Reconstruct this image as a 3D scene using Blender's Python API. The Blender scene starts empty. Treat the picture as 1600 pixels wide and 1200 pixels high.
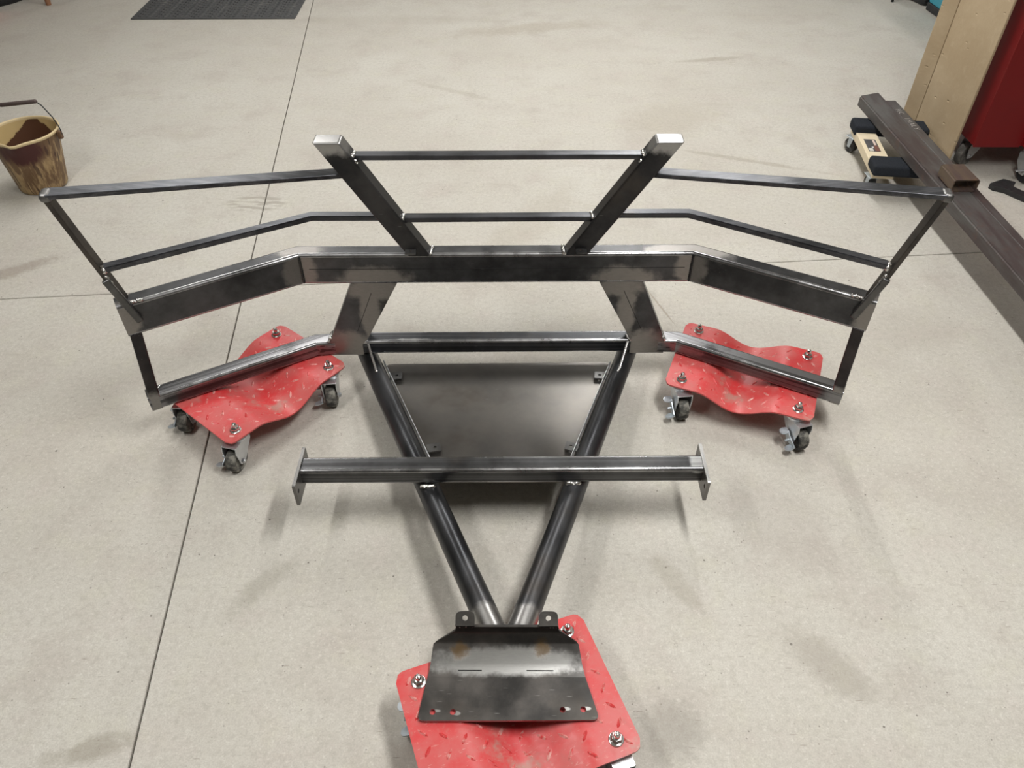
import bpy, bmesh, math, random
from mathutils import Vector, Matrix
random.seed(7)
R = math.radians
sc = bpy.context.scene
col = sc.collection

# ---------------------------------------------------------------- camera, world, lights, exposure
cam_d = bpy.data.cameras.new('camera')
cam = bpy.data.objects.new('camera', cam_d)
col.objects.link(cam)
cam_d.sensor_fit = 'HORIZONTAL'
cam_d.sensor_width = 36.0
cam_d.lens = 36.0 * 1199.7 / 1600.0
cam_d.clip_start = 0.05
cam.location = (0, 0, 1.6834)
PITCH, ROLL = 0.74988, -0.003345
cam.rotation_euler = (Matrix.Rotation(math.pi / 2 - PITCH, 3, 'X') @ Matrix.Rotation(-ROLL, 3, 'Z')).to_euler()
sc.camera = cam

w = bpy.data.worlds.new('world')
sc.world = w
w.use_nodes = True
w.node_tree.nodes['Background'].inputs[0].default_value = (0.95, 0.97, 1.0, 1)
w.node_tree.nodes['Background'].inputs[1].default_value = 0.25

sc.view_settings.view_transform = 'Standard'
sc.view_settings.look = 'None'
sc.view_settings.exposure = -0.06
sc.view_settings.gamma = 1.0
sc.view_settings.use_curve_mapping = False

LIGHT_Z = 2.62
def strip_light(x, y, power, length=1.22):
    d = bpy.data.lights.new('tube_light', 'AREA')
    d.shape = 'RECTANGLE'; d.size = 0.14; d.size_y = length
    d.energy = power; d.color = (1.0, 0.985, 0.955)
    o = bpy.data.objects.new('tube_light', d); col.objects.link(o)
    o.location = (x, y, LIGHT_Z)
for a in ((0.85, 1.00, 62), (0.82, 4.45, 62, 2.44), (-1.5, 0.80, 33), (-1.5, 4.1, 40, 2.44),
          (3.35, 2.4, 7), (0.85, 8.0, 22), (-1.6, 8.0, 18), (3.4, 5.6, 16)):  # the faint near-right lamp is an added fill, not a known tube
    strip_light(*a)

# ---------------------------------------------------------------- material helpers
def srgb(r, g, b):
    f = lambda c: c / 12.92 if c <= 0.04045 else ((c + 0.055) / 1.055) ** 2.4
    return (f(r / 255), f(g / 255), f(b / 255), 1)

class NT:
    def __init__(s, name):
        s.m = bpy.data.materials.new(name); s.m.use_nodes = True
        s.t = s.m.node_tree; s.n = s.t.nodes; s.bsdf = s.n['Principled BSDF']
        s.tc = s.n.new('ShaderNodeTexCoord')
    def link(s, a, b): s.t.links.new(a, b)
    def val(s, sock, v):
        if hasattr(v, 'is_output') or isinstance(v, bpy.types.NodeSocket): s.link(v, sock)
        else: sock.default_value = v
    def mapping(s, scale=(1, 1, 1), rot=(0, 0, 0), loc=(0, 0, 0), src=None):
        n = s.n.new('ShaderNodeMapping')
        n.inputs['Scale'].default_value = scale; n.inputs['Rotation'].default_value = rot; n.inputs['Location'].default_value = loc
        s.link(src or s.tc.outputs['Object'], n.inputs['Vector']); return n.outputs[0]
    def noise(s, scale, detail=4, rough=0.55, vec=None, dist=0.0):
        n = s.n.new('ShaderNodeTexNoise')
        n.inputs['Scale'].default_value = scale; n.inputs['Detail'].default_value = detail
        n.inputs['Roughness'].default_value = rough; n.inputs['Distortion'].default_value = dist
        s.link(vec or s.tc.outputs['Object'], n.inputs['Vector']); return n.outputs['Fac']
    def voronoi(s, scale, vec=None, feature='F1'):
        n = s.n.new('ShaderNodeTexVoronoi'); n.feature = feature
        n.inputs['Scale'].default_value = scale
        s.link(vec or s.tc.outputs['Object'], n.inputs['Vector']); return n.outputs['Distance']
    def ramp(s, fac, lo, hi, a=0.0, b=1.0):
        n = s.n.new('ShaderNodeMapRange'); n.interpolation_type = 'SMOOTHSTEP'
        n.inputs['From Min'].default_value = lo; n.inputs['From Max'].default_value = hi
        n.inputs['To Min'].default_value = a; n.inputs['To Max'].default_value = b
        s.link(fac, n.inputs['Value']); return n.outputs[0]
    def math(s, op, a, b=0.0, clamp=False):
        n = s.n.new('ShaderNodeMath'); n.operation = op; n.use_clamp = clamp
        s.val(n.inputs[0], a); s.val(n.inputs[1], b); return n.outputs[0]
    def mix(s, fac, a, b):
        n = s.n.new('ShaderNodeMix'); n.data_type = 'RGBA'
        s.val(n.inputs[0], fac); s.val(n.inputs[6], a); s.val(n.inputs[7], b); return n.outputs[2]
    def mixf(s, fac, a, b):
        n = s.n.new('ShaderNodeMix'); n.data_type = 'FLOAT'
        s.val(n.inputs[0], fac); s.val(n.inputs[2], a); s.val(n.inputs[3], b); return n.outputs[0]
    def bump(s, h, strength=0.3, dist=0.002):
        n = s.n.new('ShaderNodeBump'); n.inputs['Strength'].default_value = strength; n.inputs['Distance'].default_value = dist
        s.link(h, n.inputs['Height']); s.link(n.outputs[0], s.bsdf.inputs['Normal'])
    def dist_to(s, p, scale=(1, 1, 1), rotz=0.0, src=None):
        """length of (scale * Rz(-rotz) * (pos - p))"""
        v = s.n.new('ShaderNodeVectorMath'); v.operation = 'SUBTRACT'
        s.link(src or s.tc.outputs['Object'], v.inputs[0]); v.inputs[1].default_value = p
        m = s.n.new('ShaderNodeVectorRotate'); m.rotation_type = 'Z_AXIS'; m.inputs['Angle'].default_value = -rotz
        s.link(v.outputs[0], m.inputs['Vector'])
        k = s.n.new('ShaderNodeVectorMath'); k.operation = 'MULTIPLY'
        s.link(m.outputs[0], k.inputs[0]); k.inputs[1].default_value = scale
        l = s.n.new('ShaderNodeVectorMath'); l.operation = 'LENGTH'; s.link(k.outputs[0], l.inputs[0])
        return l.outputs['Value']
    def set(s, color=None, rough=None, metal=None, spec=None):
        if color is not None: s.val(s.bsdf.inputs['Base Color'], color)
        if rough is not None: s.val(s.bsdf.inputs['Roughness'], rough)
        if metal is not None: s.val(s.bsdf.inputs['Metallic'], metal)
        if spec is not None: s.val(s.bsdf.inputs['Specular IOR Level'], spec)
        return s.m

def plain(name, color, rough=0.5, metal=0.0, var=0.15, scale=30, spec=0.5):
    t = NT(name)
    f = t.noise(scale, 5)
    dark = tuple(c * (1 - var) for c in color[:3]) + (1,); light = tuple(min(1, c * (1 + var)) for c in color[:3]) + (1,)
    return t.set(t.mix(f, dark, light), t.ramp(t.noise(scale * 2), 0.3, 0.7, rough * 0.85, min(1, rough * 1.15)), metal, spec)

# ---- concrete floor
def concrete():
    t = NT('concrete')
    big = t.noise(0.9, 5, 0.6); mid = t.noise(4.0, 6, 0.65); fine = t.noise(60, 4, 0.7); grit = t.noise(260, 3, 0.6)
    c = t.mix(t.ramp(big, 0.3, 0.7), (0.500, 0.472, 0.420, 1), (0.565, 0.548, 0.498, 1))
    c = t.mix(t.math('MULTIPLY', t.ramp(mid, 0.48, 0.70), 0.65), c, (0.44, 0.40, 0.36, 1))
    c = t.mix(t.math('MULTIPLY', t.ramp(t.noise(2.3, 4, 0.5, t.mapping(loc=(5, 2, 0))), 0.55, 0.75), 0.45), c, (0.60, 0.585, 0.535, 1))
    c = t.mix(t.math('MULTIPLY', t.ramp(t.noise(7, 4, 0.6, t.mapping(loc=(2, 7, 0))), 0.5, 0.7), 0.35), c, (0.52, 0.465, 0.43, 1))
    c = t.mix(t.math('MULTIPLY', t.ramp(t.noise(9, 4, 0.6, t.mapping(loc=(8, 1, 0))), 0.5, 0.7), 0.35), c, (0.54, 0.525, 0.43, 1))
    c = t.mix(t.math('MULTIPLY', t.ramp(fine, 0.42, 0.70), 0.42), c, (0.36, 0.335, 0.295, 1))
    c = t.mix(t.math('MULTIPLY', t.ramp(t.noise(95, 4, 0.7, t.mapping(loc=(1, 3, 0))), 0.50, 0.74), 0.50), c, (0.70, 0.685, 0.63, 1))
    c = t.mix(t.math('MULTIPLY', t.ramp(grit, 0.38, 0.70), 0.42), c, (0.36, 0.335, 0.30, 1))
    # trowel smears, drawn out along one direction
    sm = t.noise(3.0, 6, 0.7, t.mapping(scale=(1.0, 5.0, 1), rot=(0, 0, 0.55)), 0.4)
    c = t.mix(t.math('MULTIPLY', t.ramp(sm, 0.58, 0.8), 0.5), c, (0.40, 0.36, 0.31, 1))
    # pits and specks of dirt
    def specks(c, sc_, th, amt, colr, loc, dens):
        v = t.voronoi(sc_, t.mapping(loc=loc))
        n = t.ramp(t.noise(dens, 3, 0.6, t.mapping(loc=loc)), 0.49, 0.60)
        return t.mix(t.math('MULTIPLY', t.math('MULTIPLY', t.ramp(v, th * 0.5, th, 1, 0), n), amt), c, colr)
    c = specks(c, 22, 0.075, 0.8, (0.12, 0.105, 0.09, 1), (3, 1, 0), 9)
    c = specks(c, 60, 0.15, 0.6, (0.17, 0.15, 0.13, 1), (7, 4, 0), 14)
    c = specks(c, 11, 0.05, 0.8, (0.10, 0.09, 0.08, 1), (1, 8, 0), 5)
    c = specks(c, 34, 0.10, 0.35, (0.66, 0.65, 0.61, 1), (9, 2, 0), 7)
    # short scratches
    for loc, rot in (((2, 0, 0), 0.4), ((0, 6, 0), -0.9), ((4, 4, 0), 1.4)):
        v = t.voronoi(9, t.mapping(scale=(1, 9, 1), rot=(0, 0, rot), loc=loc))
        n = t.ramp(t.noise(3.2, 3, 0.6, t.mapping(loc=loc)), 0.48, 0.60)
        c = t.mix(t.math('MULTIPLY', t.math('MULTIPLY', t.ramp(v, 0.05, 0.10, 1, 0), n), 0.55), c, (0.22, 0.19, 0.16, 1))
    # individual stains and darker patches (position, size across/along, turn, strength, colour)
    nz = t.math('ADD', t.math('MULTIPLY', t.math('SUBTRACT', t.noise(9, 6, 0.7, None, 0.6), 0.5), 1.7), t.math('MULTIPLY', t.math('SUBTRACT', t.noise(40, 4, 0.7), 0.5), 0.9))
    for p, sx, sy, rz, amt, colr in (
            ((0.735, 0.86, 0), 0.055, 0.125, 0.75, 0.55, (0.30, 0.27, 0.23, 1)),
            ((0.345, 0.70, 0), 0.09, 0.07, 0.2, 0.55, (0.24, 0.22, 0.19, 1)),
            ((-1.90, 2.43, 0), 0.20, 0.045, 0.62, 0.55, (0.22, 0.17, 0.14, 1)),
            ((-0.90, 0.66, 0), 0.10, 0.03, 0.3, 0.6, (0.25, 0.22, 0.17, 1)),
            ((-0.63, 1.06, 0), 0.12, 0.035, 0.9, 0.40, (0.27, 0.25, 0.20, 1)),
            ((0.50, 2.28, 0), 0.035, 0.05, 0.0, 0.5, (0.30, 0.28, 0.24, 1)),
            ((0.40, 2.19, 0), 0.06, 0.015, 0.5, 0.45, (0.30, 0.28, 0.24, 1)),
            ((0.80, 3.80, 0), 0.26, 0.20, 0.3, 0.30, (0.34, 0.29, 0.22, 1)),
            ((0.10, 5.15, 0), 0.50, 0.10, 0.25, 0.45, (0.34, 0.29, 0.23, 1)),
            ((1.16, 4.62, 0), 0.22, 0.03, 0.2, 0.5, (0.28, 0.24, 0.19, 1)),
            ((1.10, 3.35, 0), 0.38, 0.02, -0.35, 0.5, (0.30, 0.26, 0.21, 1)),
            ((-0.33, 4.15, 0), 0.30, 0.03, -0.5, 0.35, (0.33, 0.29, 0.24, 1)),
            ((0.72, 1.28, 0), 0.12, 0.20, 0.4, 0.30, (0.33, 0.29, 0.26, 1)),  # broad soft darker patch on the floor right of the cross member
            ((1.42, 2.10, 0), 0.20, 0.13, 0.4, 0.30, (0.34, 0.31, 0.27, 1)),
            ((0.05, 2.75, 0), 0.10, 0.45, -0.5, 0.30, (0.37, 0.33, 0.26, 1)),
            ((0.42, 1.07, 0), 0.03, 0.10, 0.6, 0.35, (0.30, 0.27, 0.21, 1)),
            ((-0.75, 5.30, 0), 0.75, 0.10, 0.0, 0.20, (0.33, 0.29, 0.24, 1))):
        d = t.math('ADD', t.dist_to(p, (1 / sx, 1 / sy, 0), rz), nz)
        c = t.mix(t.math('MULTIPLY', t.ramp(d, 0.45, 1.25, 1, 0), amt * 0.85), c, colr)
    # dusty boot print beside the saw cut
    d = t.dist_to((-1.10, 2.94, 0), (1 / 0.14, 1 / 0.075, 0), 0.0)
    tr = t.ramp(t.noise(1.0, 1, 0.5, t.mapping(scale=(11, 46, 1))), 0.46, 0.56)
    c = t.mix(t.math('MULTIPLY', t.math('MULTIPLY', t.ramp(d, 0.7, 1.1, 1, 0), tr), 0.6), c, (0.30, 0.27, 0.23, 1))
    # thin crack
    d = t.dist_to((0.535, 2.22, 0), (1 / 0.004, 1 / 0.13, 0), 0.33)
    c = t.mix(t.math('MULTIPLY', t.ramp(t.math('ADD', d, nz), 0.5, 1.3, 1, 0), 0.5), c, (0.25, 0.2, 0.15, 1))
    m = t.set(c, t.ramp(mid, 0.3, 0.7, 0.55, 0.75), 0.0, 0.3)
    t.bump(t.math('ADD', t.math('MULTIPLY', fine, 0.8), grit), 0.35, 0.0018)
    return m

# ---- bare steel: dark mill scale with bright ground patches, in places painted highlights
def steel(name, spots=(), dark=(0.040, 0.040, 0.042, 1), light=(0.105, 0.106, 0.110, 1), metal=0.82, rough=0.36, streak=(1, 1, 1), gc=(0.40, 0.395, 0.39, 1), gr=0.33, rust=(), stripes=None, soft=False):
    t = NT(name)
    cl = t.noise(7, 6, 0.65, t.mapping(scale=streak)); fine = t.noise(70, 5, 0.7, t.mapping(scale=streak)); mic = t.noise(420, 2)
    lo, hi = (0.05, 0.95) if soft else (0.3, 0.72)
    c = t.mix(t.ramp(cl, lo, hi), dark, light)
    c = t.mix(t.math('MULTIPLY', t.ramp(t.noise(4, 4, 0.6, t.mapping(loc=(3, 3, 3))), 0.55, 0.75), 0.5), c, (0.085, 0.070, 0.056, 1))
    ro = t.mixf(t.ramp(cl, lo, hi), rough - 0.06 * (not soft), rough + (0.05 if soft else 0.09))
    mt = metal
    # scattered scratches
    for rot, loc in ((0.5, (1, 2, 3)), (-0.7, (4, 0, 1))):
        v = t.voronoi(16, t.mapping(scale=(1, 10, 10), rot=(0, 0, rot), loc=loc))
        n = t.ramp(t.noise(5, 3, 0.6, t.mapping(loc=loc)), 0.54, 0.64)
        c = t.mix(t.math('MULTIPLY', t.math('MULTIPLY', t.ramp(v, 0.05, 0.13, 1, 0), n), 0.6), c, (0.26, 0.26, 0.25, 1))
    if spots:
        nz = t.math('MULTIPLY', t.math('SUBTRACT', t.noise(26, 4, 0.6), 0.5), 0.9)
        mask = None
        for (p, r) in spots:
            rr = r if isinstance(r, tuple) else (r, r, r)
            d = t.math('ADD', t.dist_to(p, (1 / rr[0], 1 / rr[1], 1 / rr[2])), nz)
            k = t.ramp(d, 0.65, 1.1, 1, 0)
            mask = k if mask is None else t.math('MAXIMUM', mask, k)
        br = t.noise(60, 4, 0.7, t.mapping(scale=(1, 7, 3), rot=(0, 0, 0.3)))
        g = t.mix(br, tuple(x * 0.72 for x in gc[:3]) + (1,), gc)
        c = t.mix(mask, c, g)
        ro = t.mixf(mask, ro, gr); mt = t.mixf(mask, metal, 0.95)
    for p, r in rust:
        d = t.math('ADD', t.dist_to(p, (1 / r, 1 / r, 1 / r)), t.math('MULTIPLY', t.math('SUBTRACT', t.noise(60, 4, 0.7), 0.5), 1.6))
        k = t.math('MULTIPLY', t.ramp(d, 0.3, 1.1, 1, 0), 0.75)
        c = t.mix(k, c, (0.11, 0.065, 0.022, 1)); ro = t.mixf(k, ro, 0.6)
    if stripes:
        an, amt = stripes
        mp = t.n.new('ShaderNodeMapping'); mp.vector_type = 'TEXTURE'
        mp.inputs['Rotation'].default_value = (0, 0, an); mp.inputs['Scale'].default_value = (1.6, 0.010, 0.010)
        t.link(t.tc.outputs['Object'], mp.inputs['Vector'])
        st_ = t.noise(1.0, 3, 0.6, mp.outputs[0])
        c = t.mix(t.math('MULTIPLY', t.ramp(st_, 0.50, 0.62), amt), c, (0.035, 0.034, 0.036, 1))
        c = t.mix(t.math('MULTIPLY', t.ramp(st_, 0.50, 0.38), amt * 0.6), c, (0.26, 0.26, 0.27, 1))
    m = t.set(c, ro, mt, 0.5)
    t.bump(t.math('ADD', fine, t.math('MULTIPLY', mic, 0.4)), 0.10, 0.0008)
    return m

def weld_mat():
    t = NT('weld_metal')
    f = t.noise(160, 4, 0.7)
    m = t.set(t.mix(f, (0.34, 0.33, 0.32, 1), (0.85, 0.84, 0.82, 1)), 0.22, 1.0)
    t.bump(t.noise(240, 3), 0.5, 0.002); return m

def red_deck():
    t = NT('red_deck_paint')
    a = t.noise(9, 6, 0.65); b = t.noise(34, 5, 0.7, None, 0.6)
    c = t.mix(t.ramp(a, 0.32, 0.62), (0.58, 0.030, 0.034, 1), (0.54, 0.095, 0.090, 1))
    c = t.mix(t.math('MULTIPLY', t.ramp(b, 0.5, 0.75), 0.5), c, (0.46, 0.14, 0.125, 1))
    c = t.mix(t.math('MULTIPLY', t.ramp(t.noise(7, 5, 0.7, t.mapping(loc=(4, 1, 2))), 0.57, 0.72), 0.8), c, (0.36, 0.235, 0.195, 1))
    c = t.mix(t.math('MULTIPLY', t.ramp(t.noise(60, 5, 0.75, t.mapping(scale=(1, 2.2, 1), loc=(2, 2, 0))), 0.58, 0.72), 0.6), c, (0.62, 0.33, 0.29, 1))
    v = t.voronoi(26, t.mapping(scale=(1, 5, 1), rot=(0, 0, 0.8)))
    c = t.mix(t.math('MULTIPLY', t.math('MULTIPLY', t.ramp(v, 0.05, 0.13, 1, 0), t.ramp(a, 0.45, 0.55)), 0.6), c, (0.62, 0.34, 0.30, 1))
    m = t.set(c, t.ramp(b, 0.3, 0.7, 0.33, 0.50), 0.0, 0.5)
    t.bump(t.noise(120, 3), 0.06, 0.001); return m

# ---------------------------------------------------------------- geometry helpers
def new_obj(name, bm, m, parent=None, loc=(0, 0, 0), smooth=False, angle=None):
    bmesh.ops.recalc_face_normals(bm, faces=bm.faces)
    me = bpy.data.meshes.new(name); bm.to_mesh(me); bm.free()
    if smooth:
        for p in me.polygons: p.use_smooth = True
    if angle is not None:
        me.polygons.foreach_set('use_smooth', [True] * len(me.polygons))
        me.set_sharp_from_angle(angle=R(max(angle, 52)))
    if m: me.materials.append(m)
    o = bpy.data.objects.new(name, me); col.objects.link(o)
    if angle is not None:
        wn = o.modifiers.new('weighted', 'WEIGHTED_NORMAL'); wn.keep_sharp = True; wn.weight = 80
    o.location = loc
    if parent: o.parent = parent
    return o

def thing(name, label, cat, loc=(0, 0, 0), rotz=0.0, group=None):
    o = bpy.data.objects.new(name, None); col.objects.link(o)
    o.empty_display_size = 0.1
    o.location = loc; o.rotation_euler = (0, 0, rotz)
    o['label'] = label; o['category'] = cat
    if group: o['group'] = group
    return o

def tag(o, label, cat, group=None):
    o['label'] = label; o['category'] = cat
    if group: o['group'] = group
    return o

def struct(o): o['kind'] = 'structure'; return o

LONG = ((0, 1), (3, 2), (4, 5), (7, 6))
def add_hexa(bm, c, bev=0.0, seg=2, only=None):
    """c: 8 corners, 0-3 one face loop, 4-7 the opposite loop"""
    v = [bm.verts.new(p) for p in c]
    f = [bm.faces.new([v[i] for i in q]) for q in ((0, 1, 2, 3), (7, 6, 5, 4), (0, 4, 5, 1), (1, 5, 6, 2), (2, 6, 7, 3), (3, 7, 4, 0))]
    if bev > 0:
        es = list({e for q in f for e in q.edges})
        if only:
            prs = [{v[a], v[b]} for a, b in only]
            es = [e for e in es if {e.verts[0], e.verts[1]} in prs]
        bmesh.ops.recalc_face_normals(bm, faces=f)
        g = bmesh.ops.bevel(bm, geom=es, offset=bev, segments=seg, affect='EDGES', profile=0.5, clamp_overlap=True)
        if only:
            for q in g['faces']: q.material_index = 1

def add_box(bm, lo, hi, bev=0.0, seg=2, M=None):
    x0, y0, z0 = lo; x1, y1, z1 = hi
    c = [(x0, y0, z0), (x1, y0, z0), (x1, y1, z0), (x0, y1, z0), (x0, y0, z1), (x1, y0, z1), (x1, y1, z1), (x0, y1, z1)]
    if M: c = [M @ Vector(p) for p in c]
    add_hexa(bm, c, bev, seg)

def add_bar(bm, p0, p1, wdir, wid, hgt, bev=0.003, seg=2):
    p0, p1 = Vector(p0), Vector(p1); d = (p1 - p0).normalized()
    wv = Vector(wdir); wv = (wv - d * wv.dot(d)).normalized(); hv = d.cross(wv)
    c = []
    for p in (p0, p1):
        for a, b in ((-1, -1), (1, -1), (1, 1), (-1, 1)): c.append(p + wv * a * wid / 2 + hv * b * hgt / 2)
    add_hexa(bm, c, bev, seg)

def add_tube(bm, pts, r, n=10, caps=True):
    pts = [Vector(p) for p in pts]; rings = []
    for i, p in enumerate(pts):
        d = (pts[min(i + 1, len(pts) - 1)] - pts[max(i - 1, 0)]).normalized()
        a = d.orthogonal().normalized() if i == 0 else (prev - d * prev.dot(d)).normalized()
        prev = a; b = d.cross(a)
        rr = r[i] if isinstance(r, (list, tuple)) else r
        rings.append([bm.verts.new(p + (a * math.cos(2 * math.pi * k / n) + b * math.sin(2 * math.pi * k / n)) * rr) for k in range(n)])
    for q0, q1 in zip(rings, rings[1:]):
        for k in range(n): bm.faces.new((q0[k], q0[(k + 1) % n], q1[(k + 1) % n], q1[k]))
    if caps: bm.faces.new(rings[0][::-1]); bm.faces.new(rings[-1])

def add_lathe(bm, prof, n=24, M=None, close=False):
    rings = []
    for r, z in prof:
        ring = []
        for k in range(n):
            a = 2 * math.pi * k / n; p = Vector((r * math.cos(a), r * math.sin(a), z))
            ring.append(bm.verts.new(M @ p if M else p))
        rings.append(ring)
    pr = list(zip(rings, rings[1:]))
    if close: pr.append((rings[-1], rings[0]))
    for q0, q1 in pr:
        for k in range(n): bm.faces.new((q0[k], q0[(k + 1) % n], q1[(k + 1) % n], q1[k]))
    if not close: bm.faces.new(rings[0][::-1]); bm.faces.new(rings[-1])

def add_weld(bm, p0, p1, r=0.004, n=9, jit=0.0012):
    """a bead: overlapping ripples along a line"""
    p0, p1 = Vector(p0), Vector(p1); pts = []; rs = []
    for i in range(n * 2 + 1):
        t = i / (n * 2); p = p0.lerp(p1, t)
        pts.append(p + Vector([random.uniform(-jit, jit) for _ in range(3)]))
        rs.append(r * (0.55 if i in (0, n * 2) else (1.0 if i % 2 else 0.78)) * random.uniform(0.9, 1.1))
    add_tube(bm, pts, rs, 6)

def add_plate(bm, outer, holes, thick, M, bev=0.0):
    """flat plate in local XY (z 0..thick) with holes, placed by matrix M"""
    loops = [outer] + holes; es = []
    for lp in loops:
        v = [bm.verts.new((p[0], p[1], 0)) for p in lp]
        es += [bm.edges.new((v[i], v[(i + 1) % len(v)])) for i in range(len(v))]
    g = bmesh.ops.triangle_fill(bm, use_beauty=True, use_dissolve=False, edges=es)
    fs = [f for f in g['geom'] if isinstance(f, bmesh.types.BMFace)]
    ex = bmesh.ops.extrude_face_region(bm, geom=fs)
    top = [v for v in ex['geom'] if isinstance(v, bmesh.types.BMVert)]
    bmesh.ops.translate(bm, verts=top, vec=(0, 0, thick))
    allv = {v for f in fs for v in f.verts} | set(top)
    for v in allv: v.co = M @ v.co

def circle(cx, cy, r, n=12): return [(cx + r * math.cos(2 * math.pi * k / n), cy + r * math.sin(2 * math.pi * k / n)) for k in range(n)]

def rounded(poly, rads, n=4):
    out = []; N = len(poly)
    for i, p in enumerate(poly):
        r = rads[i] if isinstance(rads, (list, tuple)) else rads
        p = Vector(p); a = Vector(poly[i - 1]) - p; b = Vector(poly[(i + 1) % N]) - p
        if r <= 0: out.append(tuple(p)); continue
        a.normalize(); b.normalize(); half = math.acos(max(-1, min(1, a.dot(b)))) / 2
        d = min(r / math.tan(half), 10)
        s, e = p + a * d, p + b * d
        for k in range(n + 1):
            t = k / n; out.append(tuple(s.lerp(p, t).lerp(p.lerp(e, t), t)))
    return out

def frame(o, x, y, z):
    M = Matrix((Vector(x).normalized(), Vector(y).normalized(), Vector(z).normalized())).transposed().to_4x4()
    M.translation = Vector(o); return M

def offset_path(path, d):
    """mitred offset of a plan polyline to its left"""
    P = [Vector(p) for p in path]; N = []
    for a, b in zip(P, P[1:]):
        t = (b - a).normalized(); N.append(Vector((-t.y, t.x)))
    out = [P[0] + N[0] * d]
    for i in range(1, len(P) - 1):
        m = (N[i - 1] + N[i]).normalized(); out.append(P[i] + m * (d / m.dot(N[i])))
    out.append(P[-1] + N[-1] * d); return out

# ---------------------------------------------------------------- the room
M_conc = concrete()
bm = bmesh.new(); add_box(bm, (-6.5, -4.5, -0.16), (6.5, 9.0, -0.014))
floor = struct(new_obj('floor', bm, plain('joint_filler', (0.10, 0.092, 0.08, 1), 0.9)))
# saw cuts: two lines in plan split the floor into four slabs
j1a, j1b = Vector((-1.386, 5.707)), Vector((-0.799, 0.626))
j2a, j2b = Vector((-1.865, 2.252)), Vector((1.845, 2.580))
u = (j1a - j1b).normalized(); v2 = (j2b - j2a).normalized()
den = u.x * v2.y - u.y * v2.x
tt = ((j2a.x - j1b.x) * v2.y - (j2a.y - j1b.y) * v2.x) / den
X0 = j1b + u * tt
G = 0.0024
for su, sv, L1, L2 in ((1, 1, 6.2, 5.6), (1, -1, 6.2, 4.4), (-1, 1, 6.0, 5.4), (-1, -1, 6.0, 4.6)):
    o0 = X0 + u * su * G + v2 * sv * G
    pts = [o0, o0 + v2 * sv * L2, o0 + v2 * sv * L2 + u * su * L1, o0 + u * su * L1]
    if su * sv < 0: pts = pts[::-1]
    bm = bmesh.new()
    c = [(p.x, p.y, -0.013) for p in pts] + [(p.x, p.y, 0.0) for p in pts]
    add_hexa(bm, c, 0.0016, 1)
    new_obj('slab', bm, M_conc, floor)
M_wall = plain('painted_wall', (0.62, 0.60, 0.56, 1), 0.8, 0, 0.05, 3)
def wall(name, lo, hi):
    bm = bmesh.new(); add_box(bm, lo, hi); struct(new_obj(name, bm, M_wall))
wall('wall_back', (-6.5, 9.0, -0.16), (6.5, 9.1, 2.95))
wall('wall_front', (-6.5, -4.6, -0.16), (6.5, -4.5, 2.95))
wall('wall_left', (-6.6, -4.5, -0.16), (-6.5, 9.0, 2.95))
wall('wall_right', (6.5, -4.5, -0.16), (6.6, 9.0, 2.95))
bm = bmesh.new(); add_box(bm, (-6.5, -4.5, 2.85), (6.5, 9.0, 2.95))
struct(new_obj('ceiling', bm, plain('ceiling_paint', (0.7, 0.7, 0.68, 1), 0.9, 0, 0.04, 2)))

# ---------------------------------------------------------------- red wheel dollies
M_red = red_deck()
M_zinc = plain('zinc_plated_steel', (0.62, 0.64, 0.66, 1), 0.33, 0.85, 0.2, 40)
M_zdull = plain('dull_zinc', (0.48, 0.53, 0.57, 1), 0.42, 0.7, 0.25, 50)
M_nut = plain('chrome_nut', (0.62, 0.61, 0.60, 1), 0.2, 1.0, 0.2, 60)
def rubber(name, base, dust, lo=0.5, hi=0.7):
    t = NT(name); f = t.noise(22, 5, 0.7, t.mapping(scale=(0.6, 1, 1)))
    return t.set(t.mix(t.ramp(f, lo, hi), base, dust), 0.65, 0, 0.35)
M_tyre = rubber('dusty_black_rubber', (0.022, 0.022, 0.022, 1), (0.24, 0.23, 0.20, 1), 0.44, 0.66)
M_black = plain('black_rubber', (0.014, 0.014, 0.016, 1), 0.6)

DL, DW, ZD, VAL = 0.216, 0.160, 0.118, 0.040
def deck_z(x): return ZD - (VAL * 0.5 * (1 + math.cos(math.pi * x / 0.125)) if abs(x) < 0.125 else 0.0)
def deck_bm():
    bm = bmesh.new(); nx, ny, r = 56, 10, 0.022
    top, bot = [], []
    for i in range(nx + 1):
        x = -DL + 2 * DL * i / nx
        e = abs(x) - (DL - r)
        ext = DW - (r - math.sqrt(max(0, r * r - e * e)) if e > 0 else 0)
        top.append([bm.verts.new((x, -ext + 2 * ext * j / ny, deck_z(x))) for j in range(ny + 1)])
        bot.append([bm.verts.new((x, -ext + 2 * ext * j / ny, deck_z(x) - 0.0045)) for j in range(ny + 1)])
    for i in range(nx):
        for j in range(ny):
            bm.faces.new((top[i][j], top[i + 1][j], top[i + 1][j + 1], top[i][j + 1]))
            bm.faces.new((bot[i][j], bot[i][j + 1], bot[i + 1][j + 1], bot[i + 1][j]))
        for j in (0, ny): bm.faces.new((top[i][j], bot[i][j], bot[i + 1][j], top[i + 1][j]))
    for i in (0, nx):
        for j in range(ny): bm.faces.new((top[i][j], top[i][j + 1], bot[i][j + 1], bot[i][j]))
    return bm
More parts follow.
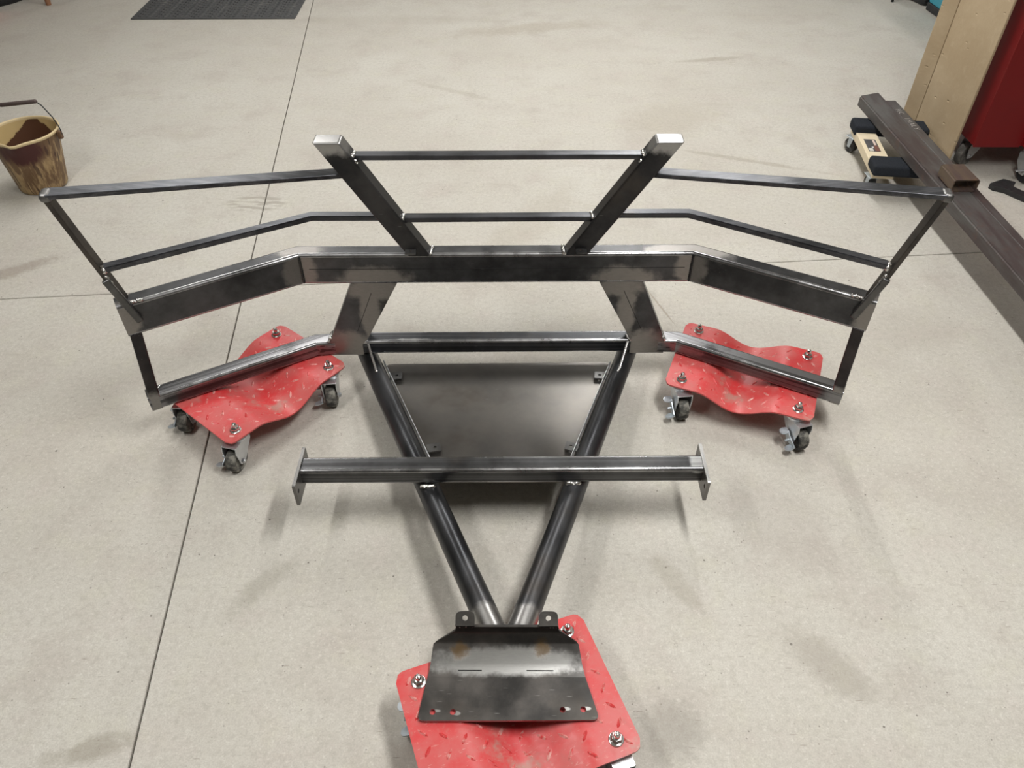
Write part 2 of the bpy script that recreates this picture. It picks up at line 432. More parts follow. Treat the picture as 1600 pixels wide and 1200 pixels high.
def tread_bm():
    """raised lozenges pressed into the deck, turned alternately"""
    bm = bmesh.new(); k = 0
    for a in range(11):
        for b in range(8):
            x = -0.19 + a * 0.038; y = -0.135 + b * 0.0385 + (0.019 if a % 2 else 0)
            if y > DW - 0.015: continue
            if any(math.hypot(x - sx * 0.17, y - sy * 0.125) < 0.022 for sx in (-1, 1) for sy in (-1, 1)): continue
            an = R(50) if (a + b) % 2 else R(-50)
            ca, sa = math.cos(an), math.sin(an)
            def P(s, t, h):
                px, py = x + s * ca - t * sa, y + s * sa + t * ca
                return bm.verts.new((px, py, deck_z(px) + h))
            rim = [P(-0.0135, 0, -0.0004), P(-0.006, -0.0042, -0.0004), P(0.006, -0.0042, -0.0004), P(0.0135, 0, -0.0004), P(0.006, 0.0042, -0.0004), P(-0.006, 0.0042, -0.0004)]
            rid = [P(-0.0075, 0, 0.0020), P(0.0075, 0, 0.0020)]
            for f in ((0, 1, 6), (5, 0, 6), (2, 3, 7), (3, 4, 7)):
                vs = [(rim + rid)[q] for q in f]; bm.faces.new(vs)
            bm.faces.new((rim[1], rim[2], rid[1], rid[0])); bm.faces.new((rim[4], rim[5], rid[0], rid[1]))
    return bm
def nut_bm():
    bm = bmesh.new()
    add_lathe(bm, [(0.0135, 0), (0.0135, 0.002), (0.0125, 0.0026)], 20)
    add_lathe(bm, [(0.0105, 0.0026), (0.0108, 0.004), (0.0108, 0.0105), (0.0090, 0.0125)], 6)
    add_lathe(bm, [(0.0058, 0.0125), (0.0060, 0.0195), (0.0045, 0.0225), (0.0015, 0.0238)], 14)
    return bm
# caster, origin on the swivel axis at floor level; trails towards local -y
CR, CY = 0.0375, -0.036
def fork_bm():
    bm = bmesh.new()
    add_lathe(bm, [(0.030, 0.1135), (0.030, 0.1100), (0.026, 0.1085), (0.026, 0.1050), (0.031, 0.1035), (0.031, 0.0975), (0.020, 0.0965)], 24)
    for s in (-1, 1):
        prof = rounded([(0.020, 0.098), (-0.052, 0.098), (-0.056, 0.080), (CY - 0.012, 0.030), (CY + 0.012, 0.030), (0.022, 0.078)], [0.004, 0.004, 0.01, 0.010, 0.010, 0.01], 3)
        M = frame((s * 0.0215 - 0.00125, 0, 0), (0, 1, 0), (0, 0, 1), (1, 0, 0))
        add_plate(bm, prof, [], 0.0025, M)
    add_box(bm, (-0.0215, -0.052, 0.0955), (0.0215, 0.020, 0.0982), 0.001, 1)
    add_tube(bm, [(-0.030, CY, CR + 0.0005), (0.029, CY, CR + 0.0005)], 0.0042, 8)
    add_tube(bm, [(-0.0275, CY, CR), (-0.0235, CY, CR)], 0.0075, 6)
    add_tube(bm, [(0.0235, CY, CR), (0.0275, CY, CR)], 0.0075, 6)
    return bm
def wheel_bm(r=CR, wd=0.033, n=28):
    bm = bmesh.new(); h = wd / 2
    M = Matrix.Translation((0, CY, r)) @ Matrix.Rotation(math.pi / 2, 4, 'Y')
    add_lathe(bm, [(0.010, -h + 0.003), (r * 0.72, -h + 0.003), (r * 0.80, -h), (r * 0.93, -h + 0.002), (r, -h + 0.008), (r, h - 0.008), (r * 0.93, h - 0.002), (r * 0.80, h), (r * 0.72, h - 0.003), (0.010, h - 0.003)], n, M)
    return bm
def lever_bm():
    bm = bmesh.new()
    add_plate(bm, rounded([(CY - 0.026, 0.024), (CY + 0.012, 0.030), (CY + 0.030, 0.056), (CY + 0.016, 0.060), (CY - 0.004, 0.046), (CY - 0.028, 0.036)], 0.004, 2), [], 0.003,
              frame((-0.030, 0, 0), (0, 1, 0), (0, 0, 1), (1, 0, 0)))
    a = [(0, -0.010), (-0.014, -0.012), (-0.024, -0.008), (-0.027, 0), (-0.024, 0.008), (-0.014, 0.012), (0, 0.010)]
    add_plate(bm, a, [], 0.003, frame((-0.026, CY - 0.020, 0.028), (0.95, 0.15, 0.20), (-0.1, 1, -0.25), (-0.2, 0.25, 1)))
    add_plate(bm, a, [], 0.003, frame((-0.026, CY + 0.020, 0.056), (0.97, 0, 0.05), (0, 1, 0.1), (0, -0.1, 1)))
    add_tube(bm, [(-0.042, CY, CR), (-0.026, CY, CR)], 0.004, 8)
    return bm
deck_me = tread_me = None
def child_mesh(name, me, parent, loc=(0, 0, 0), rotz=0.0):
    o = bpy.data.objects.new(name, me); col.objects.link(o); o.parent = parent
    o.location = loc; o.rotation_euler = (0, 0, rotz); return o
def to_mesh(name, bm, m, angle=35):
    bmesh.ops.recalc_face_normals(bm, faces=bm.faces)
    me = bpy.data.meshes.new(name); bm.to_mesh(me); bm.free(); me.materials.append(m)
    me.polygons.foreach_set('use_smooth', [True] * len(me.polygons)); me.set_sharp_from_angle(angle=R(angle)); return me
me_deck = to_mesh('deck', deck_bm(), M_red); me_tread = to_mesh('tread_pattern', tread_bm(), (lambda t: t.set(t.mix(t.ramp(t.noise(45, 4, 0.7), 0.42, 0.62), (0.56, 0.040, 0.042, 1), (0.64, 0.30, 0.27, 1)), 0.38))(NT('worn_tread_paint')), 12)
me_nut = to_mesh('nut', nut_bm(), M_nut); me_fork = to_mesh('caster', fork_bm(), M_zinc)
me_wheel = to_mesh('wheel', wheel_bm(), M_tyre); me_lever = to_mesh('brake_lever', lever_bm(), M_zdull)
def wheel_dolly(x, y, t, label, turn, hidden_nut=-1):
    d = thing('wheel_dolly', label, 'dolly', (x, y, 0), t, 'red diamond plate wheel dollies under the steel frame')
    child_mesh('deck', me_deck, d)
    tp = child_mesh('tread_pattern', me_tread, d); tp['kind'] = 'stuff'
    for k, (sx, sy) in enumerate(((-1, -1), (1, -1), (1, 1), (-1, 1))):
        if k != hidden_nut:
            nt = child_mesh('nut', me_nut, d, (sx * 0.17, sy * 0.125, ZD)); nt.scale = (1.15, 1.15, 1.2)
        c = child_mesh('caster', me_fork, d, (sx * 0.17, sy * 0.125, 0), -t + turn[k])
        child_mesh('wheel', me_wheel, c); child_mesh('brake_lever', me_lever, c)
    return d
wheel_dolly(0.715, 1.755, -0.376, 'red diamond plate wheel dolly under the right end of the steel frame', (0.12, 0.30, 0.2, 0.0))
wheel_dolly(-0.765, 1.697, 0.892, 'red diamond plate wheel dolly under the left end of the steel frame', (-0.25, 0.1, 0.0, -0.1), 3)
wheel_dolly(0.008, 0.698, 0.352, 'red diamond plate wheel dolly nearest the camera under the bent mounting plate', (0.1, 0.3, 0.0, 0.2))

# ---------------------------------------------------------------- the welded steel frame
FX, FY = -0.04, 1.60
fr = thing('bumper_frame', 'large bare welded steel bumper frame with V pipes and outward leaning guard on red dollies', 'bumper', (FX, FY, 0.118))
OF = Vector((FX, FY, 0.118))
def fo(name, bm, m, angle=30, edge=None):
    """part of the frame: vertices given in room coordinates; edge = worn metal on the rolled corners"""
    for v in bm.verts: v.co -= OF
    o = new_obj(name, bm, m, fr, angle=angle)
    if edge: o.data.materials.append(edge)
    return o
def S(*a): return [((Vector(p) - OF)[:], r) for p, r in a]
Z0, Z1, Z2, Z3 = 0.1203, 0.1705, 0.387, 0.488
beam_f = [(-1.012, 1.566), (-0.596, 1.808), (0.508, 1.825), (0.943, 1.597)]
rail_f = [(-1.030, 1.556), (-0.600, 1.801), (0.506, 1.822), (0.948, 1.590)]
beam_b = offset_path(beam_f, 0.0508); rail_b = offset_path(rail_f, 0.0508)
def yF(x): return 1.8165 + 0.0155 * (x + 0.045)
M_beam = steel('beam_steel', S(((-0.597, 1.80, 0.44), (0.05, 0.05, 0.07)), ((0.508, 1.82, 0.44), (0.05, 0.05, 0.07)),
    ((-0.395, 1.80, 0.40), (0.115, 0.05, 0.055)), ((0.315, 1.80, 0.40), (0.115, 0.05, 0.055)),
    ((-0.595, 1.83, 0.488), (0.07, 0.06, 0.012)), ((0.505, 1.83, 0.488), (0.13, 0.06, 0.012)),
    ((-1.01, 1.56, 0.44), (0.045, 0.05, 0.08)), ((0.94, 1.59, 0.44), (0.045, 0.05, 0.08))), gc=(0.30, 0.285, 0.27, 1), gr=0.40)
M_edge = steel('worn_edge_steel', (), dark=(0.16, 0.16, 0.165, 1), light=(0.42, 0.42, 0.43, 1), rough=0.27, metal=0.95)
def rail_piece(name, F, B, i, z0, z1, m, p0=None, p1=None):
    bm = bmesh.new()
    a, b, c, d = (Vector(q) for q in (F[i], F[i + 1], B[i + 1], B[i]))
    add_hexa(bm, [(a.x, a.y, z0), (b.x, b.y, z0), (c.x, c.y, z0), (d.x, d.y, z0), (a.x, a.y, z1), (b.x, b.y, z1), (c.x, c.y, z1), (d.x, d.y, z1)], 0.0095, 4, LONG)
    return fo(name, bm, m, edge=M_edge)
rail_piece('main_beam', beam_f, beam_b, 1, Z2, Z3, M_beam)
rail_piece('beam_wing', beam_f, beam_b, 0, Z2, Z3, M_beam)
rail_piece('beam_wing', beam_f, beam_b, 2, Z2, Z3, M_beam)
# seam between the two tubes stacked in the main beam
M_seam = plain('dark_seam', (0.010, 0.010, 0.010, 1), 0.8)
bm = bmesh.new(); add_box(bm, (-0.575, 0, 0), (0.49, 0.0012, 0.0014))
for v in bm.verts: v.co = Vector((v.co.x, yF(v.co.x) - 0.0008 + v.co.y, 0.4385 + v.co.z))
fo('seam', bm, M_seam)
# lower rails, each with its short straight end at the leg
M_rail = [steel('rail_steel', S(((-0.60, 1.80, 0.15), (0.10, 0.08, 0.04)), ((0.51, 1.83, 0.16), (0.12, 0.08, 0.035)),
    ((-1.03, 1.55, 0.14), (0.045, 0.05, 0.06)), ((0.95, 1.59, 0.14), (0.05, 0.05, 0.06)), ((-0.85, 1.69, 0.172), (0.22, 0.22, 0.014)), ((0.78, 1.70, 0.172), (0.2, 0.2, 0.014))),
    gc=(0.27, 0.27, 0.28, 1), gr=0.32, stripes=(an, 0.75)) for an in (R(29.7), R(-27.7))]
for side in (0, 1):
    bm = bmesh.new()
    i = 0 if side == 0 else 2
    a, b, c, d = (Vector(q) for q in (rail_f[i], rail_f[i + 1], rail_b[i + 1], rail_b[i]))
    add_hexa(bm, [(a.x, a.y, Z0), (b.x, b.y, Z0), (c.x, c.y, Z0), (d.x, d.y, Z0), (a.x, a.y, Z1), (b.x, b.y, Z1), (c.x, c.y, Z1), (d.x, d.y, Z1)], 0.0085, 4, LONG)
    j = 1 if side == 0 else 2
    e, f = Vector(rail_f[j]), Vector(rail_b[j])
    x = -0.545 if side == 0 else 0.452
    g = [(e.x, e.y), (x, yF(x) - 0.0005), (x, yF(x) + 0.0508), (f.x, f.y)]
    if side: g = [g[1], g[0], g[3], g[2]]
    add_hexa(bm, [(p[0], p[1], Z0) for p in g] + [(p[0], p[1], Z1) for p in g], 0.0085, 4, LONG)
    fo('lower_rail', bm, M_rail[side], edge=M_edge)
# end posts between beam ends and rail ends
M_post = steel('end_post_steel', S(((-1.02, 1.55, 0.13), 0.06), ((0.945, 1.59, 0.13), 0.06)), dark=(0.025, 0.023, 0.024, 1), light=(0.060, 0.052, 0.052, 1), gc=(0.30, 0.29, 0.28, 1))
for side in (0, 1):
    bm = bmesh.new()
    if side == 0:
        t0 = (Vector(rail_f[1]) - Vector(rail_f[0])).normalized(); b0, b1 = Vector(rail_f[0]), Vector(beam_f[0]) + t0 * 0.004
    else:
        t0 = (Vector(rail_f[2]) - Vector(rail_f[3])).normalized(); b0, b1 = Vector(rail_f[3]), Vector(beam_f[3]) + t0 * 0.004
    n0 = Vector((-t0.y, t0.x)) if side == 0 else Vector((t0.y, -t0.x))
    wd = 0.030
    def ring(b, z): return [(b.x - t0.x * 0.001, b.y - t0.y * 0.001, z), (b.x + t0.x * wd, b.y + t0.y * wd, z), (b.x + t0.x * wd + n0.x * 0.05, b.y + t0.y * wd + n0.y * 0.05, z), (b.x + n0.x * 0.05, b.y + n0.y * 0.05, z)]
    add_hexa(bm, ring(b0, Z0 + 0.0003) + ring(b1, Z2 + 0.004), 0.004, 2)
    fo('end_post', bm, M_post)
# legs: two stacked tubes ground flush, leaning outwards down to the lower rail
M_leg = steel('leg_steel', S(((-0.40, 1.80, 0.37), (0.10, 0.05, 0.045)), ((0.315, 1.80, 0.37), (0.10, 0.05, 0.045)), ((-0.50, 1.80, 0.15), (0.09, 0.05, 0.08)), ((0.41, 1.80, 0.15), (0.09, 0.05, 0.08)),
    ((-0.42, 1.80, 0.28), (0.035, 0.05, 0.16)), ((0.34, 1.80, 0.28), (0.035, 0.05, 0.16))), gc=(0.30, 0.285, 0.27, 1), gr=0.40)
def leg(pts, rads):
    bm = bmesh.new()
    out = rounded(pts, rads, 3)
    add_plate(bm, out, [], 0.0508, frame((0, 1.8165 + 0.0155 * 0.045, 0), (1, 0.0155, 0), (0, 0, 1), (-0.0155, 1, 0)))
    es = [e for e in bm.edges if len(e.link_faces) == 2 and abs(e.link_faces[0].normal.dot(e.link_faces[1].normal)) < 0.3]
    bmesh.ops.recalc_face_normals(bm, faces=bm.faces)
    bmesh.ops.bevel(bm, geom=es, offset=0.004, segments=2, affect='EDGES', clamp_overlap=True)
    fo('leg', bm, M_leg)
leg([(-0.464, Z2 + 0.004), (-0.555, 0.178), (-0.565, Z1), (-0.565, Z0), (-0.460, Z0), (-0.460, 0.160), (-0.440, 0.186), (-0.331, Z2 + 0.004)], [0, 0.01, 0, 0, 0.003, 0, 0, 0])
leg([(0.251, Z2 + 0.004), (0.353, 0.195), (0.366, 0.170), (0.366, Z0), (0.472, Z0), (0.472, Z1), (0.464, 0.186), (0.377, Z2 + 0.004)], [0, 0, 0, 0.003, 0, 0, 0.01, 0])
for (xa, za, xb, zb) in ((-0.410, 0.355, -0.468, 0.215), (0.325, 0.360, 0.392, 0.215)):
    bm = bmesh.new(); add_bar(bm, (xa, yF(xa) - 0.0002, za), (xb, yF(xb) - 0.0002, zb), (0, 1, 0), 0.0016, 0.0016, 0); fo('seam', bm, M_seam)
# crossbar between the legs, same level as the lower rails
M_bar = steel('crossbar_steel', S(((0.2, 1.81, 0.170), (0.25, 0.015, 0.01)), ((-0.30, 1.81, 0.17), (0.10, 0.02, 0.01))), dark=(0.026, 0.028, 0.031, 1), light=(0.060, 0.062, 0.068, 1), gc=(0.42, 0.42, 0.42, 1), stripes=(0.0155, 0.35))
bm = bmesh.new(); x0, x1 = -0.462, 0.368
add_hexa(bm, [(x0, yF(x0) + 0.003, Z0), (x1, yF(x1) + 0.003, Z0), (x1, yF(x1) + 0.0535, Z0), (x0, yF(x0) + 0.0535, Z0), (x0, yF(x0) + 0.003, Z1), (x1, yF(x1) + 0.003, Z1), (x1, yF(x1) + 0.0535, Z1), (x0, yF(x0) + 0.0535, Z1)], 0.0085, 4, LONG)
fo('crossbar', bm, M_bar, edge=M_edge)
# round pipes running together towards the camera
M_pipe = steel('pipe_steel', S(((-0.05, 0.88, 0.17), (0.05, 0.035, 0.03)), ((0.03, 0.88, 0.17), (0.05, 0.035, 0.03))), dark=(0.045, 0.047, 0.051, 1), light=(0.105, 0.107, 0.114, 1), rough=0.34, metal=0.85, streak=(1, 0.5, 1))
pipes = (((-0.4640, 1.862, 0.0865), (-0.0400, 0.8550, 0.1526)), ((0.3695, 1.876, 0.0865), (0.0190, 0.8555, 0.1524)))
for a, b in pipes:
    bm = bmesh.new(); add_tube(bm, [Vector(a).lerp(Vector(b), t / 8) for t in range(9)], 0.0300, 32)
    d = (Vector(b) - Vector(a)).normalized()
    for v in bm.verts:
        if (v.co - Vector(b)).length < 0.031: v.co += d * ((0.8525 - v.co.y) / d.y)
    fo('pipe', bm, M_pipe, 40)
# gussets from crossbar to pipes
for a, b in (((-0.4440, 1.815, 0.166), (-0.4115, 1.730, 0.1275)), ((0.3560, 1.824, 0.168), (0.3255, 1.740, 0.1275))):
    bm = bmesh.new(); A, B = Vector(a), Vector(b); d = (B - A); n = Vector((-d.y, d.x, 0)).normalized() * 0.0033
    q = [A, B, Vector((B.x, B.y, 0.112)), Vector((A.x, A.y, 0.108))]
    add_hexa(bm, [p - n for p in q] + [p + n for p in q], 0.001, 1)
    fo('gusset', bm, M_nut)
# cross member over the pipes with flange plates
M_cross = steel('cross_member_steel', S(((0.474, 1.29, 0.209), (0.026, 0.06, 0.02)), ((0.30, 1.268, 0.209), (0.25, 0.010, 0.007)), ((-0.43, 1.258, 0.209), (0.13, 0.010, 0.007))), gc=(0.52, 0.52, 0.52, 1), gr=0.30, dark=(0.036, 0.036, 0.037, 1), light=(0.090, 0.091, 0.094, 1), stripes=(0.013, 0.30))  # thin strips on the front top edge: a highlight put into the colour
ya, yb = 1.258, 1.271
zc0, zc1 = 0.158, 0.209
bm = bmesh.new()
add_hexa(bm, [(-0.532, ya, zc0), (0.485, yb, zc0), (0.485, yb + 0.0508, zc0), (-0.532, ya + 0.0508, zc0), (-0.532, ya, zc1), (0.485, yb, zc1), (0.485, yb + 0.0508, zc1), (-0.532, ya + 0.0508, zc1)], 0.0085, 4, LONG)
fo('cross_member', bm, M_cross, edge=M_edge)
M_flL = steel('flange_steel', (), dark=(0.13, 0.128, 0.125, 1), light=(0.26, 0.25, 0.24, 1), metal=0.9)
M_flR = steel('lit_flange_steel', S(((0.489, 1.29, 0.217), (0.05, 0.14, 0.009)),), dark=(0.13, 0.128, 0.125, 1), light=(0.26, 0.25, 0.24, 1), metal=0.9, gc=(0.62, 0.62, 0.61, 1), gr=0.28)  # lamp reflection on the right flange's top edge put into the colour
for x, y, m in ((-0.540, 1.271, M_flL), (0.4845, 1.290, M_flR)):
    bm = bmesh.new()
    add_plate(bm, rounded([(-0.066, -0.048), (0.066, -0.048), (0.066, 0.026), (-0.066, 0.026)], 0.004, 2), [circle(-0.051, -0.008, 0.006), circle(0.051, -0.008, 0.006)], 0.008, frame((x, y, 0.188), (0, 1, 0), (0, 0, 1), (1, 0, 0)))
    fo('flange', bm, m)
# skid plate between the pipes
M_skid = steel('skid_plate_steel', (), dark=(0.135, 0.131, 0.126, 1), light=(0.205, 0.190, 0.172, 1), rough=0.30, metal=0.92, soft=True)
bm = bmesh.new()
add_plate(bm, rounded([(-0.186, 1.308), (0.134, 1.309), (0.314, 1.826), (-0.402, 1.812)], [0.02, 0.02, 0.018, 0.018], 3), [], 0.004, Matrix.Identity(4))
def skid_z(y): return 0.0755 + (1.815 - y) / 0.53 * 0.034
for v in bm.verts: v.co.z += skid_z(v.co.y)
fo('skid_plate', bm, M_skid)
# upright lips along the plate's sides, next to the pipes
for sgn in (1, -1):
    def lx(y): return (-0.456 + 0.4217 * (1.843 - y) + 0.0362) if sgn > 0 else (0.3625 - 0.3500 * (1.856 - y) - 0.0352)
    bm = bmesh.new(); y0, y1 = 1.800, 1.375; c = []
    for y in (y0, y1):
        z = skid_z(y)
        c += [(lx(y), y, z + 0.003), (lx(y) + sgn * 0.003, y, z + 0.003), (lx(y) + sgn * 0.003, y, z + 0.030), (lx(y), y, z + 0.030)]
    add_hexa(bm, c, 0.0006, 1); fo('plate_lip', bm, M_zinc)
M_tab = steel('tab_steel', (), dark=(0.07, 0.07, 0.07, 1), light=(0.17, 0.168, 0.164, 1), metal=0.85)
for x, y, a in ((-0.368, 1.738, 0.1), (0.284, 1.744, -0.1), (-0.226, 1.424, 0.2), (0.178, 1.430, -0.25)):
    bm = bmesh.new()
    add_plate(bm, rounded([(-0.019, -0.015), (0.019, -0.015), (0.019, 0.015), (-0.019, 0.015)], 0.002, 1), [circle(0.003 if x < 0 else -0.003, 0, 0.0045, 10)], 0.004,
              Matrix.Translation((x + (0.012 if x < 0 else -0.012), y, skid_z(y) + 0.014)) @ Matrix.Rotation(a, 4, 'Z'))
    fo('bracket', bm, M_tab)
# bent mounting plate resting on the near dolly
def bent_plate():
    bm = bmesh.new(); th = 0.006
    # stations from near edge to top: y, z, half widths left/right
    flat = rounded([(-0.1905, 0.6715), (0.1805, 0.6745), (0.1570, 0.765), (-0.1760, 0.765)], [0.012, 0.012, 0, 0], 4)
    add_plate(bm, flat, [circle(x, y, 0.0062, 14) for x, y in ((-0.160, 0.690), (-0.1185, 0.690), (0.106, 0.695), (0.148, 0.696))], th, Matrix.Translation((0, 0, 0.1203)))
    st = [(0.765, 0.1203, -0.1760, 0.1570), (0.778, 0.1218, -0.1735, 0.1545), (0.795, 0.1270, -0.1715, 0.1510), (0.820, 0.1390, -0.1685, 0.1470), (0.830, 0.1440, -0.1670, 0.1450), (0.836, 0.1480, -0.1600, 0.1400), (0.846, 0.1620, -0.1330, 0.1160), (0.8505, 0.1720, -0.1200, 0.1030), (0.8510, 0.1880, -0.1180, 0.1010)]
    n = 12; T, B = [], []
    for i, (y, z, xl, xr) in enumerate(st):
        a = st[max(0, i - 1)]; b = st[min(len(st) - 1, i + 1)]
        d = Vector((0, b[0] - a[0], b[1] - a[1])).normalized(); nn = Vector((0, -d.z, d.y))
        T.append([bm.verts.new(Vector((xl + (xr - xl) * k / n, y, z)) + nn * th) for k in range(n + 1)])
        B.append([bm.verts.new((xl + (xr - xl) * k / n, y, z)) for k in range(n + 1)])
    for i in range(len(st) - 1):
        for k in range(n):
            bm.faces.new((T[i][k], T[i][k + 1], T[i + 1][k + 1], T[i + 1][k])); bm.faces.new((B[i][k], B[i + 1][k], B[i + 1][k + 1], B[i][k + 1]))
        for k in (0, n): bm.faces.new((T[i][k], T[i + 1][k], B[i + 1][k], B[i][k]))
    for i in (0, len(st) - 1):
        for k in range(n): bm.faces.new((T[i][k], T[i][k + 1], B[i][k + 1], B[i][k]))
    return bm
M_mount = steel('mount_plate_steel', S(((-0.01, 0.795, 0.135), (0.19, 0.032, 0.05)), ((-0.152, 0.692, 0.126), (0.011, 0.004, 0.02)), ((-0.110, 0.687, 0.126), (0.009, 0.005, 0.02)), ((0.112, 0.697, 0.126), (0.010, 0.004, 0.02)), ((0.155, 0.698, 0.126), (0.010, 0.004, 0.02))),  # sloped middle brightened: ground metal plus lamp reflection put into the colour
    dark=(0.050, 0.049, 0.048, 1), light=(0.105, 0.097, 0.090, 1), rough=0.34, gc=(0.42, 0.42, 0.41, 1), gr=0.32, rust=S(((-0.110, 0.815, 0.142), 0.024), ((0.066, 0.820, 0.144), 0.024)))
bm = bent_plate()
bmesh.ops.recalc_face_normals(bm, faces=bm.faces)
for f in bm.faces:
    if abs(f.normal.z) < 0.3 and (abs(f.normal.x) > 0.5 or f.calc_center_median().z < 0.13): f.material_index = 1
mount = fo('mounting_plate', bm, M_mount, 50, edge=M_edge)
for xa, xb in ((-0.112, -0.062), (0.033, 0.090)):
    bm = bmesh.new(); add_box(bm, (xa, 0.7765, 0.1265), (xb, 0.7790, 0.1283)); fo('slit', bm, M_seam)
# ears with holes standing at the plate's top corners
for x in (-0.0985, 0.0795):
    bm = bmesh.new()
    M = frame((x, 0.8495, 0.186), (1, 0.01, 0), (0, 0.80, 0.60), (0, -0.60, 0.80))
    add_plate(bm, rounded([(-0.0205, 0), (0.0205, 0), (0.0205, 0.030), (-0.0205, 0.030)], [0, 0, 0.012, 0.012], 4), [circle(0, 0.016, 0.0058, 14)], 0.008, M)
    fo('ear', bm, M_flL)

# ---- guard: two leaning posts, bars between them and out to the end struts
M_gpost = steel('guard_post_steel', S(((-0.465, 1.83, 0.83), (0.10, 0.10, 0.05)), ((0.395, 1.83, 0.83), (0.10, 0.10, 0.05))), dark=(0.026, 0.026, 0.028, 1), light=(0.068, 0.066, 0.066, 1), gc=(0.46, 0.455, 0.45, 1), gr=0.32)
def gpost(ot, it, ob, ib):
    bm = bmesh.new()
    c = []
    for (xa, xb, z) in ((ob, ib, Z3 - 0.002), (ot, it, 0.821)):
        c += [(xa, yF(xa) - 0.0085, z), (xb, yF(xb) - 0.0085, z), (xb, yF(xb) + 0.041, z), (xa, yF(xa) + 0.041, z)]
    add_hexa(bm, c, 0.005, 3); return fo('guard_post', bm, M_gpost)
gpost(-0.5005, -0.4315, -0.291, -0.2285)
gpost(0.4315, 0.3615, 0.208, 0.145)
# small tabs with a hole at the foot of the posts
for x in (-0.281, 0.190):
    bm = bmesh.new()
    add_plate(bm, rounded([(-0.015, -0.022), (0.015, -0.022), (0.015, 0.02), (-0.015, 0.02)], 0.002, 1), [circle(0, -0.010, 0.0045, 10)], 0.005, Matrix.Translation((x, yF(x) - 0.006, 0.5040)))
    fo('bracket', bm, M_tab)
M_gbar = steel('guard_bar_steel', (), dark=(0.042, 0.044, 0.050, 1), light=(0.095, 0.098, 0.108, 1), rough=0.34, metal=0.85, stripes=(0.0, 0.25))
def gbar(name, p0, p1, wd, hg, wdir=(0, 1, 0)):
    bm = bmesh.new(); add_bar(bm, p0, p1, wdir, wd, hg, 0.0022, 2); return fo(name, bm, M_gbar)
gbar('upper_bar', (-0.425, 1.832, 0.772), (0.352, 1.840, 0.774), 0.0265, 0.0145)
gbar('mid_bar', (-0.305, 1.832, 0.592), (0.230, 1.840, 0.594), 0.0265, 0.0150)
# wing bars of the guard: straight upper, bent lower
TL, TR = Vector((-1.058, 1.560, 0.812)), Vector((0.988, 1.570, 0.814))
gbar('upper_wing_bar', (-0.430, 1.838, 0.722), TL, 0.036, 0.0125)
gbar('upper_wing_bar', (0.362, 1.846, 0.722), TR, 0.036, 0.0125)
def bent_bar(path, zs, wd, hg):
    bm = bmesh.new(); F = offset_path(path, -wd / 2); B = offset_path(path, wd / 2)
    rings = []
    for f, b, z in zip(F, B, zs):
        rings.append([bm.verts.new(p) for p in ((f.x, f.y, z - hg / 2), (b.x, b.y, z - hg / 2), (b.x, b.y, z + hg / 2), (f.x, f.y, z + hg / 2))])
    for q0, q1 in zip(rings, rings[1:]):
        for k in range(4): bm.faces.new((q0[k], q0[(k + 1) % 4], q1[(k + 1) % 4], q1[k]))
    bm.faces.new(rings[0][::-1]); bm.faces.new(rings[-1])
    bmesh.ops.recalc_face_normals(bm, faces=bm.faces)
    bmesh.ops.bevel(bm, geom=[e for e in bm.edges if len(e.link_faces) == 2 and abs(e.link_faces[0].normal.dot(e.link_faces[1].normal)) < 0.5], offset=0.0022, segments=2, affect='EDGES', clamp_overlap=True)
    return fo('mid_wing_bar', bm, M_gbar)
bent_bar([(-1.010, 1.583), (-0.545, 1.832), (-0.345, 1.834)], [0.596, 0.596, 0.596], 0.0265, 0.0155)
bent_bar([(0.270, 1.845), (0.478, 1.840), (0.932, 1.598)], [0.600, 0.604, 0.602], 0.0265, 0.0155)
# end struts with the flat straps that lap onto the beam face
SL0, SR0 = Vector((-1.002, 1.600, 0.487)), Vector((0.928, 1.618, 0.487))
M_strut = steel('strut_steel', (), dark=(0.032, 0.030, 0.030, 1), light=(0.100, 0.088, 0.078, 1), metal=0.85)
for a, b in ((SL0, TL), (SR0, TR)):
    bm = bmesh.new(); add_bar(bm, a, b + (b - a).normalized() * 0.004, (0, 1, 0), 0.026, 0.0135, 0.002, 2); fo('strut', bm, M_strut)
for a, b in (((-1.010, 1.566, 0.572), (-0.972, 1.580, 0.432)), ((0.935, 1.582, 0.572), (0.900, 1.606, 0.432))):
    bm = bmesh.new(); add_bar(bm, a, b, (0.5 if a[0] < 0 else -0.5, -0.85, 0), 0.013, 0.019, 0.004, 3); fo('strap', bm, M_tab)
M_knuckle = steel('knuckle_steel', (), dark=(0.08, 0.08, 0.08, 1), light=(0.22, 0.215, 0.21, 1), metal=0.9)
# round knuckles where bar and strut meet
for p in (TL, TR):
    bm = bmesh.new(); s = -1 if p.x < 0 else 1
    add_bar(bm, p + Vector((s * 0.0115, -0.001, 0.001)), p + Vector((-s * 0.014, 0.004, -0.001)), (0, 1, 0), 0.0375, 0.0230, 0.009, 4)
    for v in bm.verts: v.co.z -= 0.0040
    fo('corner_joint', bm, M_knuckle)
